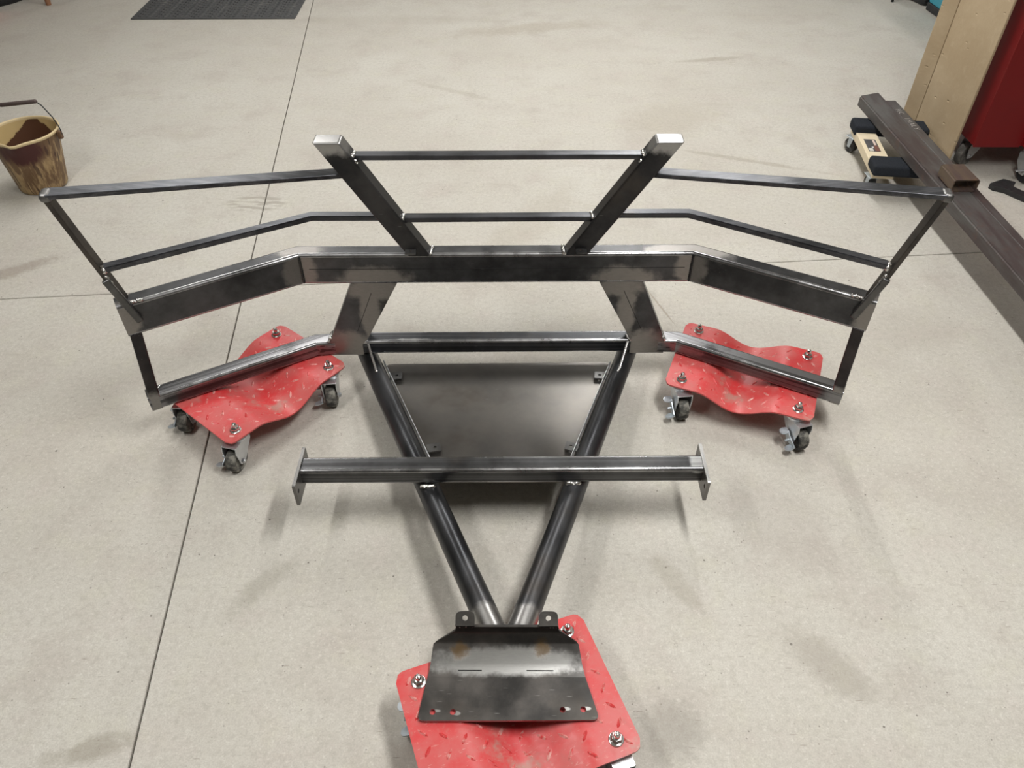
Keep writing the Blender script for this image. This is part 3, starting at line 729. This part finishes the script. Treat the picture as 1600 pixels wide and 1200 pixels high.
# weld beads
M_weld = weld_mat()
def weld(p0, p1, r=0.004, n=8):
    bm = bmesh.new(); add_weld(bm, p0, p1, r * 1.2, n); fo('weld_bead', bm, M_weld, 60)
def yb_(x): return yF(x) - 0.009
for s, xb, xt in ((1, -0.2285, -0.4315), (-1, 0.145, 0.3615)):
    weld((xb, yb_(xb), Z3 + 0.004), (xb + 0.004 * s, yb_(xb) + 0.048, Z3 + 0.002), 0.0045, 6)
    t = (0.782 - Z3) / (0.821 - Z3); x = xb + (xt - xb) * t
    weld((x + 0.003 * s, yF(x) - 0.002, 0.780), (x + 0.004 * s, yF(x) + 0.030, 0.780), 0.0048, 4)
    weld((x + 0.006 * s, yF(x) - 0.001, 0.772), (x + 0.012 * s, yF(x) + 0.0, 0.760), 0.004, 3)
    t = (0.602 - Z3) / (0.821 - Z3); x = xb + (xt - xb) * t
    weld((x + 0.003 * s, yF(x) - 0.002, 0.601), (x + 0.004 * s, yF(x) + 0.030, 0.601), 0.0045, 4)
for s, p in ((1, (-1.012, 1.580, 0.605)), (-1, (0.935, 1.596, 0.611))):
    weld(p, (p[0] + 0.010 * s, p[1] - 0.012, p[2] - 0.016), 0.0050, 4)
for p0, p1 in (((-0.985, 1.585, Z3), (-0.955, 1.602, Z3)), ((0.912, 1.615, Z3), (0.885, 1.630, Z3)),
               ((-1.000, 1.572, 0.555), (-1.008, 1.572, 0.580)), ((0.926, 1.590, 0.556), (0.934, 1.588, 0.580)),
               ((-1.004, 1.575, 0.490), (-0.985, 1.588, 0.490)), ((0.934, 1.606, 0.490), (0.915, 1.616, 0.490)),
               ((-1.027, 1.578, 0.173), (-1.010, 1.612, 0.173)), ((0.936, 1.636, 0.173), (0.952, 1.606, 0.173)),
               ((-0.562, 1.806, 0.173), (-0.560, 1.850, 0.174)), ((0.470, 1.822, 0.173), (0.468, 1.866, 0.174)), ((-0.563, 1.806, 0.172), (-0.552, 1.806, 0.192)), ((0.470, 1.820, 0.172), (0.462, 1.820, 0.194)),
               ((-0.452, 1.808, 0.171), (-0.444, 1.840, 0.172)), ((0.364, 1.820, 0.171), (0.354, 1.852, 0.172)),
               ((-0.232, 1.254, 0.158), (-0.196, 1.254, 0.158)), ((0.138, 1.266, 0.158), (0.176, 1.266, 0.158)),
               ((-0.4120, 1.729, 0.1275), (-0.408, 1.720, 0.1275)), ((0.326, 1.739, 0.1275), (0.321, 1.730, 0.1275)),
               ((-0.119, 0.849, 0.185), (-0.080, 0.849, 0.185)), ((0.062, 0.849, 0.185), (0.100, 0.849, 0.185))):
    weld(p0, p1, 0.0060 if 0.150 < p0[2] < 0.160 else (0.0042 if p0[2] > 0.19 else 0.0034), 6)
# ground mitre seams at the bends of the beam
for x, y, s in ((-0.596, 1.806, 1), (0.508, 1.823, -1)):
    bm = bmesh.new(); add_weld(bm, (x, y, Z2 + 0.006), (x, y, Z3 - 0.006), 0.0035, 14, 0.0003); fo('weld_bead', bm, M_gpost, 60)

# ---------------------------------------------------------------- bucket
def bucket_mat():
    t = NT('stained_bucket_plastic')
    sep = t.n.new('ShaderNodeSeparateXYZ'); t.link(t.tc.outputs['Object'], sep.inputs[0])
    z = sep.outputs['Z']
    base = t.mix(t.noise(14, 5, 0.6), (0.33, 0.215, 0.095, 1), (0.45, 0.33, 0.18, 1))
    drip = t.noise(1, 5, 0.6, t.mapping(scale=(34, 34, 5)), 0.5)
    m1 = t.ramp(t.math('ADD', drip, t.math('MULTIPLY', z, 0.8)), 0.54, 0.66)
    c = t.mix(t.math('MULTIPLY', m1, 0.75), base, (0.075, 0.030, 0.016, 1))
    grime = t.ramp(t.noise(26, 6, 0.7, t.mapping(scale=(1, 1, 0.35))), 0.42, 0.66)
    c = t.mix(t.math('MULTIPLY', grime, 0.72), c, (0.12, 0.065, 0.028, 1))
    run = t.noise(1, 2, 0.5, t.mapping(scale=(48, 48, 2.2), loc=(3, 1, 0)))
    c = t.mix(t.math('MULTIPLY', t.ramp(run, 0.60, 0.66), 0.8), c, (0.045, 0.018, 0.012, 1))
    d = t.math('ADD', t.dist_to((0.03, -0.12, 0.21), (1 / 0.105, 1 / 0.09, 1 / 0.07)), t.math('MULTIPLY', t.math('SUBTRACT', drip, 0.5), 1.6))
    c = t.mix(t.ramp(d, 0.6, 1.1, 1, 0), c, (0.060, 0.014, 0.012, 1))
    return t.set(c, 0.5, 0, 0.4)
def bucket_in_mat():
    t = NT('bucket_inside')
    nz = t.math('MULTIPLY', t.math('SUBTRACT', t.noise(45, 3), 0.5), 0.35)
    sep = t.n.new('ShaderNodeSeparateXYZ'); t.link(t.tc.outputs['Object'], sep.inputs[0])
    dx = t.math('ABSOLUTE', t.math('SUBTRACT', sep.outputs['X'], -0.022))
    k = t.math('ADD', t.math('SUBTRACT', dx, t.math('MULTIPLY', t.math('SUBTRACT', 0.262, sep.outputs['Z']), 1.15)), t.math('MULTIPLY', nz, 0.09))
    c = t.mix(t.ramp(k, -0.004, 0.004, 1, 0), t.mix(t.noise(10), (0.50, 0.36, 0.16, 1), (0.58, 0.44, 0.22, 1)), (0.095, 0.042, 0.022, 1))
    return t.set(c, 0.55, 0, 0.3)
bx, by = -2.068, 3.095
bk = thing('bucket', 'tan plastic bucket covered in brown drips standing at the left edge', 'bucket', (bx, by, 0), 0)
def brad(z, a):
    r = 0.098 + (0.137 - 0.098) * (z / 0.255)
    if z > 0.19:
        d = (a + math.pi * 0.44); d = math.atan2(math.sin(d), math.cos(d))
        r += 0.026 * math.exp(-(d / 0.20) ** 2) * (z - 0.19) / 0.065
    return r
def bring(bm, off, z, zz, n=48):
    cx = 0.012 * z / 0.255
    return [bm.verts.new(((brad(z, 2 * math.pi * k / n) + off) * math.cos(2 * math.pi * k / n) + cx - 0.012, (brad(z, 2 * math.pi * k / n) + off) * math.sin(2 * math.pi * k / n), zz)) for k in range(n)]
def skin(bm, rings, cap0=False, cap1=False):
    n = len(rings[0])
    for q0, q1 in zip(rings, rings[1:]):
        for k in range(n): bm.faces.new((q0[k], q0[(k + 1) % n], q1[(k + 1) % n], q1[k]))
    if cap0: bm.faces.new(rings[0][::-1])
    if cap1: bm.faces.new(rings[-1])
bm = bmesh.new(); skin(bm, [bring(bm, -0.012, 0, 0.0), bring(bm, -0.002, 0, 0.004)] + [bring(bm, 0, z, z) for z in (0.012, 0.05, 0.10, 0.15, 0.19, 0.21, 0.23, 0.246)], True)
new_obj('shell', bm, bucket_mat(), bk, smooth=True)
bm = bmesh.new(); skin(bm, [bring(bm, -0.004, z, z) for z in (0.246, 0.23, 0.21, 0.19, 0.15, 0.10, 0.05, 0.012)], False, True)
for f in bm.faces: pass
new_obj('lining', bm, bucket_in_mat(), bk, smooth=True)
bm = bmesh.new(); skin(bm, [bring(bm, -0.004, 0.246, 0.244), bring(bm, -0.005, 0.255, 0.2545), bring(bm, -0.002, 0.255, 0.2575), bring(bm, 0.004, 0.255, 0.2565), bring(bm, 0.0055, 0.25, 0.251), bring(bm, 0.001, 0.246, 0.244)])
new_obj('rim', bm, plain('bucket_rim', (0.62, 0.49, 0.28, 1), 0.45, 0, 0.12, 20), bk, smooth=True)
piv = [Vector((0.147, 0.01, 0.236)), Vector((-0.147, -0.01, 0.232))]
def wirepts(s):
    P0 = piv[0] if s > 0 else piv[1]
    return [P0 + Vector((s * 0.004, 0, -0.006)), P0 + Vector((s * 0.006, 0.003, 0.012)), P0 + Vector((-s * 0.004, 0.012, 0.040)), P0 + Vector((-s * 0.018, 0.022, 0.062)), Vector((s * 0.098, 0.040, 0.336 + s * 0.010)), Vector((s * 0.070, 0.045, 0.357 + s * 0.008))]
for s in (1, -1):
    bm = bmesh.new(); add_tube(bm, wirepts(s), 0.0026, 8); new_obj('bail_wire', bm, M_black, bk, smooth=True)
bm = bmesh.new(); add_tube(bm, [(0.082, 0.044, 0.362), (0.078, 0.044, 0.360), (-0.074, 0.044, 0.344), (-0.078, 0.044, 0.344)], [0.0065, 0.0085, 0.0085, 0.0065], 12)
new_obj('grip', bm, plain('worn_wood_grip', (0.085, 0.060, 0.055, 1), 0.7, 0, 0.5, 60), bk, smooth=True)
for s in (1, -1):
    bm = bmesh.new(); p = piv[0] if s > 0 else piv[1]
    add_box(bm, (-0.012, -0.010, -0.022), (0.006, 0.010, 0.012), 0.004, 2, Matrix.Translation(p)); new_obj('ear', bm, plain('ear_brown', (0.13, 0.07, 0.035, 1), 0.6), bk)

# ---------------------------------------------------------------- entrance mat
def mat_mat():
    t = NT('ribbed_mat')
    w1 = t.n.new('ShaderNodeTexWave'); w1.inputs['Scale'].default_value = 14; w1.inputs['Distortion'].default_value = 1.5
    t.link(t.mapping(rot=(0, 0, 0.5)), w1.inputs['Vector'])
    f = t.noise(60, 4)
    c = t.mix(w1.outputs['Fac'], (0.050, 0.051, 0.053, 1), (0.120, 0.120, 0.120, 1))
    c = t.mix(t.math('MULTIPLY', t.ramp(t.noise(6, 4), 0.5, 0.7), 0.6), c, (0.170, 0.165, 0.155, 1))
    m = t.set(c, 0.9, 0, 0.15); t.bump(t.math('ADD', w1.outputs['Fac'], f), 0.6, 0.004); return m
mt = thing('floor_mat', 'dark grey ribbed entrance mat lying on the concrete at the top left', 'mat', (-1.972, 5.60, 0), 0.0225)
bm = bmesh.new(); add_box(bm, (-0.535, -0.302, 0), (0.535, 0.90, 0.007), 0.003, 1); new_obj('border', bm, plain('mat_rubber', (0.060, 0.061, 0.063, 1), 0.75), mt)
bm = bmesh.new()
for k in range(18):
    for i in range(24):
        sx = -0.50 + k * 0.0562; an = 0.6 if k % 2 else -0.6
        M = Matrix.Translation((sx + 0.022, -0.262 + i * 0.0475, 0)) @ Matrix.Rotation(an, 4, 'Z')
        add_hexa(bm, [M @ Vector(p) for p in ((-0.024, -0.008, 0.006), (0.024, -0.008, 0.006), (0.024, 0.008, 0.006), (-0.024, 0.008, 0.006), (-0.022, -0.005, 0.0105), (0.022, -0.005, 0.0105), (0.022, 0.005, 0.0105), (-0.022, 0.005, 0.0105))])
rb = new_obj('rib_pattern', bm, mat_mat(), mt); rb['kind'] = 'stuff'

# ---------------------------------------------------------------- long steel tube on a furniture dolly
def rusty(name, a, b, rust):
    t = NT(name)
    f = t.noise(5, 6, 0.65, t.mapping(scale=(3, 0.6, 3))); g = t.noise(18, 5, 0.7)
    c = t.mix(t.ramp(f, 0.35, 0.65), a, b)
    c = t.mix(t.math('MULTIPLY', t.ramp(g, 0.55, 0.72), 0.6), c, rust)
    return t.set(c, 0.55, 0.25, 0.4)
M_tube = rusty('scaled_tube_steel', (0.105, 0.101, 0.097, 1), (0.068, 0.052, 0.051, 1), (0.105, 0.062, 0.052, 1))
def bl(y): return 1.655 + 0.026 * (3.6 - y)
def br(y): return 1.806 + 0.018 * (3.57 - y)
bt = thing('steel_tube', 'long dark square steel tube with chalk marks resting across the furniture dolly', 'tube', (bl(2.6), 2.6, 0.1485))
OB = Vector((bl(2.6), 2.6, 0.1485))
def bo(name, bm, m, angle=30):
    for v in bm.verts: v.co -= OB
    return new_obj(name, bm, m, bt, angle=angle)
zt0, zt1 = 0.1485, 0.200
def tube_section(bm, xl0, xr0, y0, xl1, xr1, y1, z0, z1, wall=0.006, skew0=0.0):
    """open ended rectangular tube from y0 (far) to y1 (near)"""
    def q(xl, xr, y, i, sk): return [(xl + i, y, z0 + i), (xr - i, y + sk, z0 + i), (xr - i, y + sk, z1 - i), (xl + i, y, z1 - i)]
    o0 = [bm.verts.new(p) for p in q(xl0, xr0, y0, 0, skew0)]; o1 = [bm.verts.new(p) for p in q(xl1, xr1, y1, 0, 0)]
    i0 = [bm.verts.new(p) for p in q(xl0, xr0, y0, wall, skew0)]; i1 = [bm.verts.new(p) for p in q(xl1, xr1, y1, wall, 0)]
    for k in range(4):
        n = (k + 1) % 4
        bm.faces.new((o0[k], o0[n], o1[n], o1[k])); bm.faces.new((i0[k], i1[k], i1[n], i0[n]))
        bm.faces.new((o0[k], i0[k], i0[n], o0[n])); bm.faces.new((o1[k], o1[n], i1[n], i1[k]))
    bmesh.ops.recalc_face_normals(bm, faces=bm.faces)
    es = [e for e in bm.edges if (e.verts[0] in o0 and e.verts[1] in o1) or (e.verts[1] in o0 and e.verts[0] in o1)]
    bmesh.ops.bevel(bm, geom=es, offset=0.006, segments=3, affect='EDGES')
bm = bmesh.new(); tube_section(bm, bl(3.615), bl(3.615) + 0.104, 3.615, bl(1.25), bl(1.25) + 0.104, 1.25, zt0, zt1, 0.005, 0.04); bo('tube_body', bm, M_tube)
bm = bmesh.new()
y0, y1 = 3.568, 1.25
add_hexa(bm, [(bl(y0) + 0.1035, y0, zt0), (br(y0), y0, zt0), (br(y0), y0, zt1 - 0.0015), (bl(y0) + 0.1035, y0, zt1 - 0.0015), (bl(y1) + 0.1035, y1, zt0), (br(y1), y1, zt0), (br(y1), y1, zt1 - 0.0015), (bl(y1) + 0.1035, y1, zt1 - 0.0015)], 0.004, 2)
bo('side_bar', bm, M_tube)
# chalk writing along the top
def flat_text(txt, size, M, m, name, parent, off):
    cu = bpy.data.curves.new('txt', 'FONT'); cu.body = txt; cu.size = size; cu.extrude = 0.0; cu.resolution_u = 2
    cu.space_character = 1.35
    to = bpy.data.objects.new('txt', cu); col.objects.link(to)
    dg = bpy.context.evaluated_depsgraph_get()
    me = bpy.data.meshes.new_from_object(to.evaluated_get(dg))
    bpy.data.objects.remove(to); bpy.data.curves.remove(cu)
    for v in me.vertices: v.co = M @ v.co - off
    me.materials.clear(); me.materials.append(m); me.name = name
    o = bpy.data.objects.new(name, me); col.objects.link(o); o.parent = parent; return o
M_chalk = plain('chalk', (0.40, 0.38, 0.36, 1), 0.9, 0, 0.6, 90)
flat_text('HC', 0.034, frame((1.765, 3.462, zt1 + 0.0006), (0.02, -1, 0), (1, 0.02, 0), (0, 0, 1)), M_chalk, 'chalk_mark', bt, OB)
flat_text('IMALY', 0.034, frame((1.770, 3.365, zt1 + 0.0006), (0.02, -1, 0), (1, 0.02, 0), (0, 0, 1)), M_chalk, 'chalk_mark', bt, OB)
# offcut of box tube on top
M_rust = rusty('rusty_tube_steel', (0.13, 0.095, 0.065, 1), (0.085, 0.058, 0.056, 1), (0.27, 0.13, 0.05, 1))
oc = tag(new_obj('tube_offcut', (lambda b: (tube_section(b, -0.047, 0.047, 0.065, -0.050, 0.050, -0.063, 0.0, 0.052, 0.0042), b)[1])(bmesh.new()), M_rust, None, (1.747, 2.758, zt1 + 0.0003), angle=30),
         'short rusty box tube offcut with an open end lying on the long steel tube', 'tube')
oc.rotation_euler = (0, 0, 0.02)

# furniture dolly
fd = thing('furniture_dolly', 'wooden furniture dolly with black carpeted ends under the long steel tube', 'dolly', (1.728, 3.235, 0), -0.115)
def carpet():
    t = NT('black_carpet'); f = t.noise(240, 4, 0.8)
    m = t.set(t.mix(f, (0.010, 0.012, 0.016, 1), (0.045, 0.050, 0.060, 1)), 0.95, 0, 0.1); t.bump(f, 0.9, 0.004); return m
def pine():
    t = NT('pale_pine'); f = t.noise(7, 5, 0.6, t.mapping(scale=(8, 1, 8)))
    return t.set(t.mix(f, (0.66, 0.55, 0.38, 1), (0.76, 0.67, 0.50, 1)), 0.55, 0, 0.4)
M_carpet, M_pine = carpet(), pine()
for s in (1, -1):
    bm = bmesh.new(); add_box(bm, (-0.166, s * 0.195 - 0.054, 0.100), (0.166, s * 0.195 + 0.054, 0.148), 0.012, 3); new_obj('carpeted_bar', bm, M_carpet, fd, angle=40)
    bm = bmesh.new(); add_box(bm, (s * 0.112 - 0.045, -0.225, 0.080), (s * 0.112 + 0.045, 0.225, 0.1185), 0.003, 2); rl = new_obj('wood_rail', bm, M_pine, fd)
    for s2 in (1, -1):
        c = thing('x', '', '', (s * 0.118, s2 * 0.185, 0)); bpy.data.objects.remove(c)
        bm = bmesh.new(); add_box(bm, (-0.030, -0.030, 0.0765), (0.030, 0.030, 0.080), 0.002, 1)
        for k in (-1, 1): add_hexa(bm, [(k * 0.017 - 0.0012, -0.012, 0.078), (k * 0.017 + 0.0012, -0.012, 0.078), (k * 0.017 + 0.0012, 0.018, 0.078), (k * 0.017 - 0.0012, 0.018, 0.078), (k * 0.017 - 0.0012, 0.000, 0.026), (k * 0.017 + 0.0012, 0.000, 0.026), (k * 0.017 + 0.0012, 0.016, 0.026), (k * 0.017 - 0.0012, 0.016, 0.026)])
        co = new_obj('caster', bm, M_zdull, fd, (s * 0.140, s2 * 0.190, 0)); co.rotation_euler = (0, 0, 0.5 if s2 > 0 else 0.2)
        bm = bmesh.new(); M = Matrix.Translation((0, 0.008, 0.034)) @ Matrix.Rotation(math.pi / 2, 4, 'Y')
        add_lathe(bm, [(0.006, -0.010), (0.021, -0.010), (0.022, -0.012), (0.032, -0.0125), (0.034, -0.009), (0.034, 0.009), (0.032, 0.0125), (0.022, 0.012), (0.021, 0.010), (0.006, 0.010)], 24, M)
        new_obj('wheel', bm, M_tyre, co, angle=40)
# printed label on the left rail
lab = (('label', (-0.140, -0.052, 0.118), (0.055, 0.118), (0.06, 0.058, 0.06, 1)),)
def flat_quad(name, x0, x1, y0, y1, z, colr, parent):
    bm = bmesh.new(); add_box(bm, (x0, y0, z - 0.0006), (x1, y1, z)); return new_obj(name, bm, plain(name + '_ink', colr, 0.5, 0, 0.25, 60), parent)
lb = flat_quad('label', -0.139, -0.088, -0.045, 0.075, 0.1191, (0.075, 0.072, 0.075, 1), fd)
for nm, a, cl in (('banner', (-0.104, -0.094, 0.018, 0.070), (0.70, 0.55, 0.48, 1)), ('panel', (-0.110, -0.090, -0.042, 0.014), (0.19, 0.085, 0.065, 1)), ('barcode', (-0.136, -0.118, -0.042, -0.014), (0.60, 0.58, 0.53, 1)), ('spot', (-0.120, -0.111, -0.008, 0.0), (0.85, 0.85, 0.83, 1))):
    flat_quad(nm, a[0], a[1], a[2], a[3], 0.1195, cl, lb)

# ---------------------------------------------------------------- tan board, red chest and what stands by them
def board_mat():
    t = NT('tan_fibreboard')
    a = t.noise(3, 5, 0.6); b = t.noise(26, 5, 0.7); d = t.noise(120, 4, 0.7)
    c = t.mix(t.ramp(a, 0.3, 0.7), (0.400, 0.310, 0.200, 1), (0.480, 0.385, 0.262, 1))
    c = t.mix(t.math('MULTIPLY', t.ramp(b, 0.5, 0.75), 0.35), c, (0.55, 0.45, 0.32, 1))
    c = t.mix(t.math('MULTIPLY', d, 0.25), c, (0.31, 0.23, 0.14, 1))
    v = t.voronoi(16, t.mapping(scale=(1, 1, 2)))
    c = t.mix(t.math('MULTIPLY', t.math('MULTIPLY', t.ramp(v, 0.06, 0.13, 1, 0), t.ramp(a, 0.45, 0.55)), 0.5), c, (0.56, 0.44, 0.29, 1))
    m = t.set(c, 0.85, 0, 0.15); t.bump(t.math('ADD', t.math('MULTIPLY', b, 0.6), t.ramp(v, 0.02, 0.16)), 0.5, 0.006); return m
M_board = board_mat()
cb = thing('tan_board', 'tall tan fibreboard sheet with a folded edge standing beside the red tool chest', 'board', (2.04, 3.52, 0))
OCB = Vector((2.04, 3.52, 0))
def board_panel(name, a, b, th, z1):
    a, b = Vector((*a, 0)), Vector((*b, 0)); n = Vector((-(b - a).y, (b - a).x, 0)).normalized() * -th
    bm = bmesh.new(); add_hexa(bm, [p - OCB for p in (a, b, b + n, a + n)] + [p - OCB + Vector((0, 0, z1)) for p in (a, b, b + n, a + n)], 0.002, 1)
    return new_obj(name, bm, M_board, cb)
board_panel('main_panel', (1.990, 3.270), (1.923, 3.546), 0.012, 1.6)
board_panel('folded_flap', (1.923, 3.548), (1.877, 3.603), 0.012, 1.6)

def red_gloss(name, colr):
    t = NT(name); f = t.noise(8, 4)
    return t.set(t.mix(f, tuple(c * 0.85 for c in colr[:3]) + (1,), colr), 0.36, 0, 0.3)
M_chest, M_bright = red_gloss('chest_red', (0.19, 0.009, 0.010, 1)), red_gloss('bright_red', (0.52, 0.012, 0.012, 1))
ch = thing('tool_chest', 'tall dark red steel tool chest on casters at the right edge', 'chest', (2.46, 3.5, 0))
OCH = Vector((2.46, 3.5, 0))
def cho(name, bm, m, parent=None, angle=30):
    for v in bm.verts: v.co -= OCH
    return new_obj(name, bm, m, parent or ch, angle=angle)
bm = bmesh.new(); add_box(bm, (2.040, 3.212, 0.140), (2.90, 3.80, 1.10), 0.004, 2); cho('body', bm, M_chest)
bm = bmesh.new(); add_box(bm, (2.036, 3.206, 0.1385), (2.242, 3.2115, 1.09), 0.002, 1); cho('side_panel', bm, M_chest)
bm = bmesh.new(); add_box(bm, (2.258, 3.150, 0.140), (2.88, 3.212, 0.40), 0.004, 2); dr = cho('drawer', bm, M_bright)
bm = bmesh.new(); add_box(bm, (2.258, 3.150, 0.41), (2.88, 3.212, 0.70), 0.004, 2); cho('drawer', bm, M_bright)
def chest_caster(x, y, r, rz, m_w, brake):
    bm = bmesh.new()
    add_lathe(bm, [(0.032, 0.1395), (0.032, 0.134), (0.026, 0.132), (0.026, 0.126), (0.034, 0.124), (0.034, 0.117), (0.02, 0.115)], 20)
    for s in (-1, 1):
        add_plate(bm, rounded([(0.030, 0.118), (-0.040, 0.118), (-0.055, 0.085), (-0.045, r - 0.014), (-0.015, r - 0.014), (0.022, 0.075)], 0.008, 3), [], 0.003, frame((s * 0.026 - 0.0015, 0, 0), (0, 1, 0), (0, 0, 1), (1, 0, 0)))
    add_box(bm, (-0.026, -0.040, 0.115), (0.026, 0.030, 0.1185))
    add_tube(bm, [(-0.034, -0.03, r), (0.034, -0.03, r)], 0.006, 8)
    if brake: add_box(bm, (-0.068, -0.045, 0.058), (-0.024, -0.030, 0.064), 0.002, 1)
    c = new_obj('caster', bm, M_zinc, ch, Vector((x, y, 0)) - OCH, angle=35); c.rotation_euler = (0, 0, rz)
    bm = bmesh.new(); M = Matrix.Translation((0, -0.03, r)) @ Matrix.Rotation(math.pi / 2, 4, 'Y')
    add_lathe(bm, [(0.008, -0.013), (r * 0.7, -0.013), (r * 0.8, -0.017), (r * 0.95, -0.016), (r, -0.011), (r, 0.011), (r * 0.95, 0.016), (r * 0.8, 0.017), (r * 0.7, 0.013), (0.008, 0.013)], 26, M)
    new_obj('wheel', bm, m_w, c, angle=40)
chest_caster(2.115, 3.34, 0.052, -1.1, rubber('grey_rubber', (0.10, 0.095, 0.088, 1), (0.20, 0.19, 0.175, 1)), False)
chest_caster(2.290, 3.185, 0.050, 0.15, M_black, True)
chest_caster(2.85, 3.24, 0.050, 0.3, M_black, False)
chest_caster(2.85, 3.74, 0.050, 0.3, M_black, False)
# black bar with a flared foot on the floor
bm = bmesh.new()
add_plate(bm, rounded([(-0.095, 0.035), (-0.012, 0.078), (0.030, 0.048), (-0.004, 0.012), (0.195, -0.312), (0.159, -0.336), (-0.046, -0.012), (-0.085, 0.008)], [0.010, 0.006, 0.006, 0.004, 0.004, 0.004, 0.012, 0.010], 3), [], 0.022, Matrix.Identity(4))
pb = tag(new_obj('pry_bar', bm, plain('dull_black_steel', (0.028, 0.028, 0.030, 1), 0.55, 0.2, 0.4, 40), None, (2.205, 3.062, 0.0003), angle=30), 'dull black bar with a flared flat end on the floor by the chest', 'bar')
bv = pb.modifiers.new('bevel', 'BEVEL'); bv.width = 0.004; bv.segments = 2; bv.limit_method = 'ANGLE'

# turquoise machine at the top right
mc = thing('turquoise_machine', 'turquoise machine cabinet on a black plinth behind the tan board', 'machine', (3.12, 5.48, 0), 0.05)
bm = bmesh.new(); add_box(bm, (-0.32, -0.35, 0), (0.32, 0.09, 0.048), 0.004, 1); new_obj('plinth', bm, plain('black_plinth', (0.022, 0.023, 0.026, 1), 0.5), mc)
bm = bmesh.new(); add_box(bm, (-0.315, -0.345, 0.048), (0.315, 0.085, 0.95), 0.006, 2); new_obj('cabinet', bm, plain('turquoise_paint', (0.045, 0.32, 0.42, 1), 0.4, 0, 0.1, 5), mc)
bx2 = thing('black_crate', 'black crate with rounded corners at the top edge beside the turquoise machine', 'crate', (2.935, 5.83, 0), 0.32)
bm = bmesh.new(); add_box(bm, (-0.20, -0.17, 0), (0.20, 0.17, 0.34), 0.025, 3); new_obj('shell', bm, plain('black_plastic', (0.018, 0.018, 0.020, 1), 0.45), bx2, angle=40)
bm = bmesh.new(); add_box(bm, (-0.21, -0.18, 0.335), (0.21, 0.18, 0.375), 0.012, 2); new_obj('lid', bm, plain('black_lid', (0.020, 0.020, 0.022, 1), 0.5), bx2, angle=40)
st = thing('metal_stand', 'thin black metal stand whose foot shows at the top right edge', 'stand', (2.58, 5.81, 0), -0.358)
for sx, sy in ((-1, -1), (1, -1), (1, 1), (-1, 1)):
    bm = bmesh.new(); add_tube(bm, [(sx * 0.08, sy * 0.08, 0), (sx * 0.07, sy * 0.07, 0.62)], [0.009, 0.011], 8); new_obj('leg', bm, M_black, st, smooth=True)
bm = bmesh.new(); add_box(bm, (-0.09, -0.09, 0.612), (0.09, 0.09, 0.632), 0.003, 1); new_obj('top', bm, M_black, st)

# wooden stool and black tyre at the top left
sl = thing('wooden_stool', 'brown wooden stool whose round leg shows at the top left edge', 'stool', (-3.163, 5.75, 0), math.pi / 4)
M_wood = plain('brown_wood', (0.26, 0.125, 0.065, 1), 0.45, 0, 0.25, 12)
for sx, sy in ((-1, -1), (1, -1), (1, 1), (-1, 1)):
    bm = bmesh.new(); add_tube(bm, [(sx * 0.121, sy * 0.121, 0), (sx * 0.119, sy * 0.119, 0.03), (sx * 0.090, sy * 0.090, 0.46)], [0.0165, 0.0185, 0.024], 16); new_obj('leg', bm, M_wood, sl, angle=50)
bm = bmesh.new(); add_lathe(bm, [(0.165, 0.455), (0.175, 0.462), (0.175, 0.482), (0.165, 0.49)], 32); new_obj('seat', bm, M_wood, sl, angle=40)
ty = thing('tyre', 'black tyre lying flat at the top left corner', 'tyre', (-3.64, 5.74, 0))
bm = bmesh.new(); add_lathe(bm, [(0.17, 0.02), (0.19, 0.0), (0.255, 0.0), (0.275, 0.025), (0.28, 0.06), (0.28, 0.13), (0.275, 0.165), (0.255, 0.19), (0.19, 0.19), (0.17, 0.17)], 48, None, True); new_obj('tread', bm, M_black, ty, angle=40)
bm = bmesh.new(); add_lathe(bm, [(0.165, 0.03), (0.170, 0.03), (0.172, 0.10), (0.170, 0.16), (0.165, 0.16), (0.160, 0.10)], 40, None, True); new_obj('bead', bm, M_black, ty, angle=40)
rj = thing('red_box', 'red metal box just showing at the left edge near the tyre', 'box', (-3.575, 5.30, 0))
bm = bmesh.new(); add_box(bm, (-0.155, -0.11, 0.0), (0.155, 0.125, 0.16), 0.012, 2); new_obj('body', bm, M_bright, rj, angle=40)
bm = bmesh.new(); add_box(bm, (-0.158, -0.113, 0.16), (0.158, 0.128, 0.185), 0.006, 2); new_obj('lid', bm, M_bright, rj, angle=40)
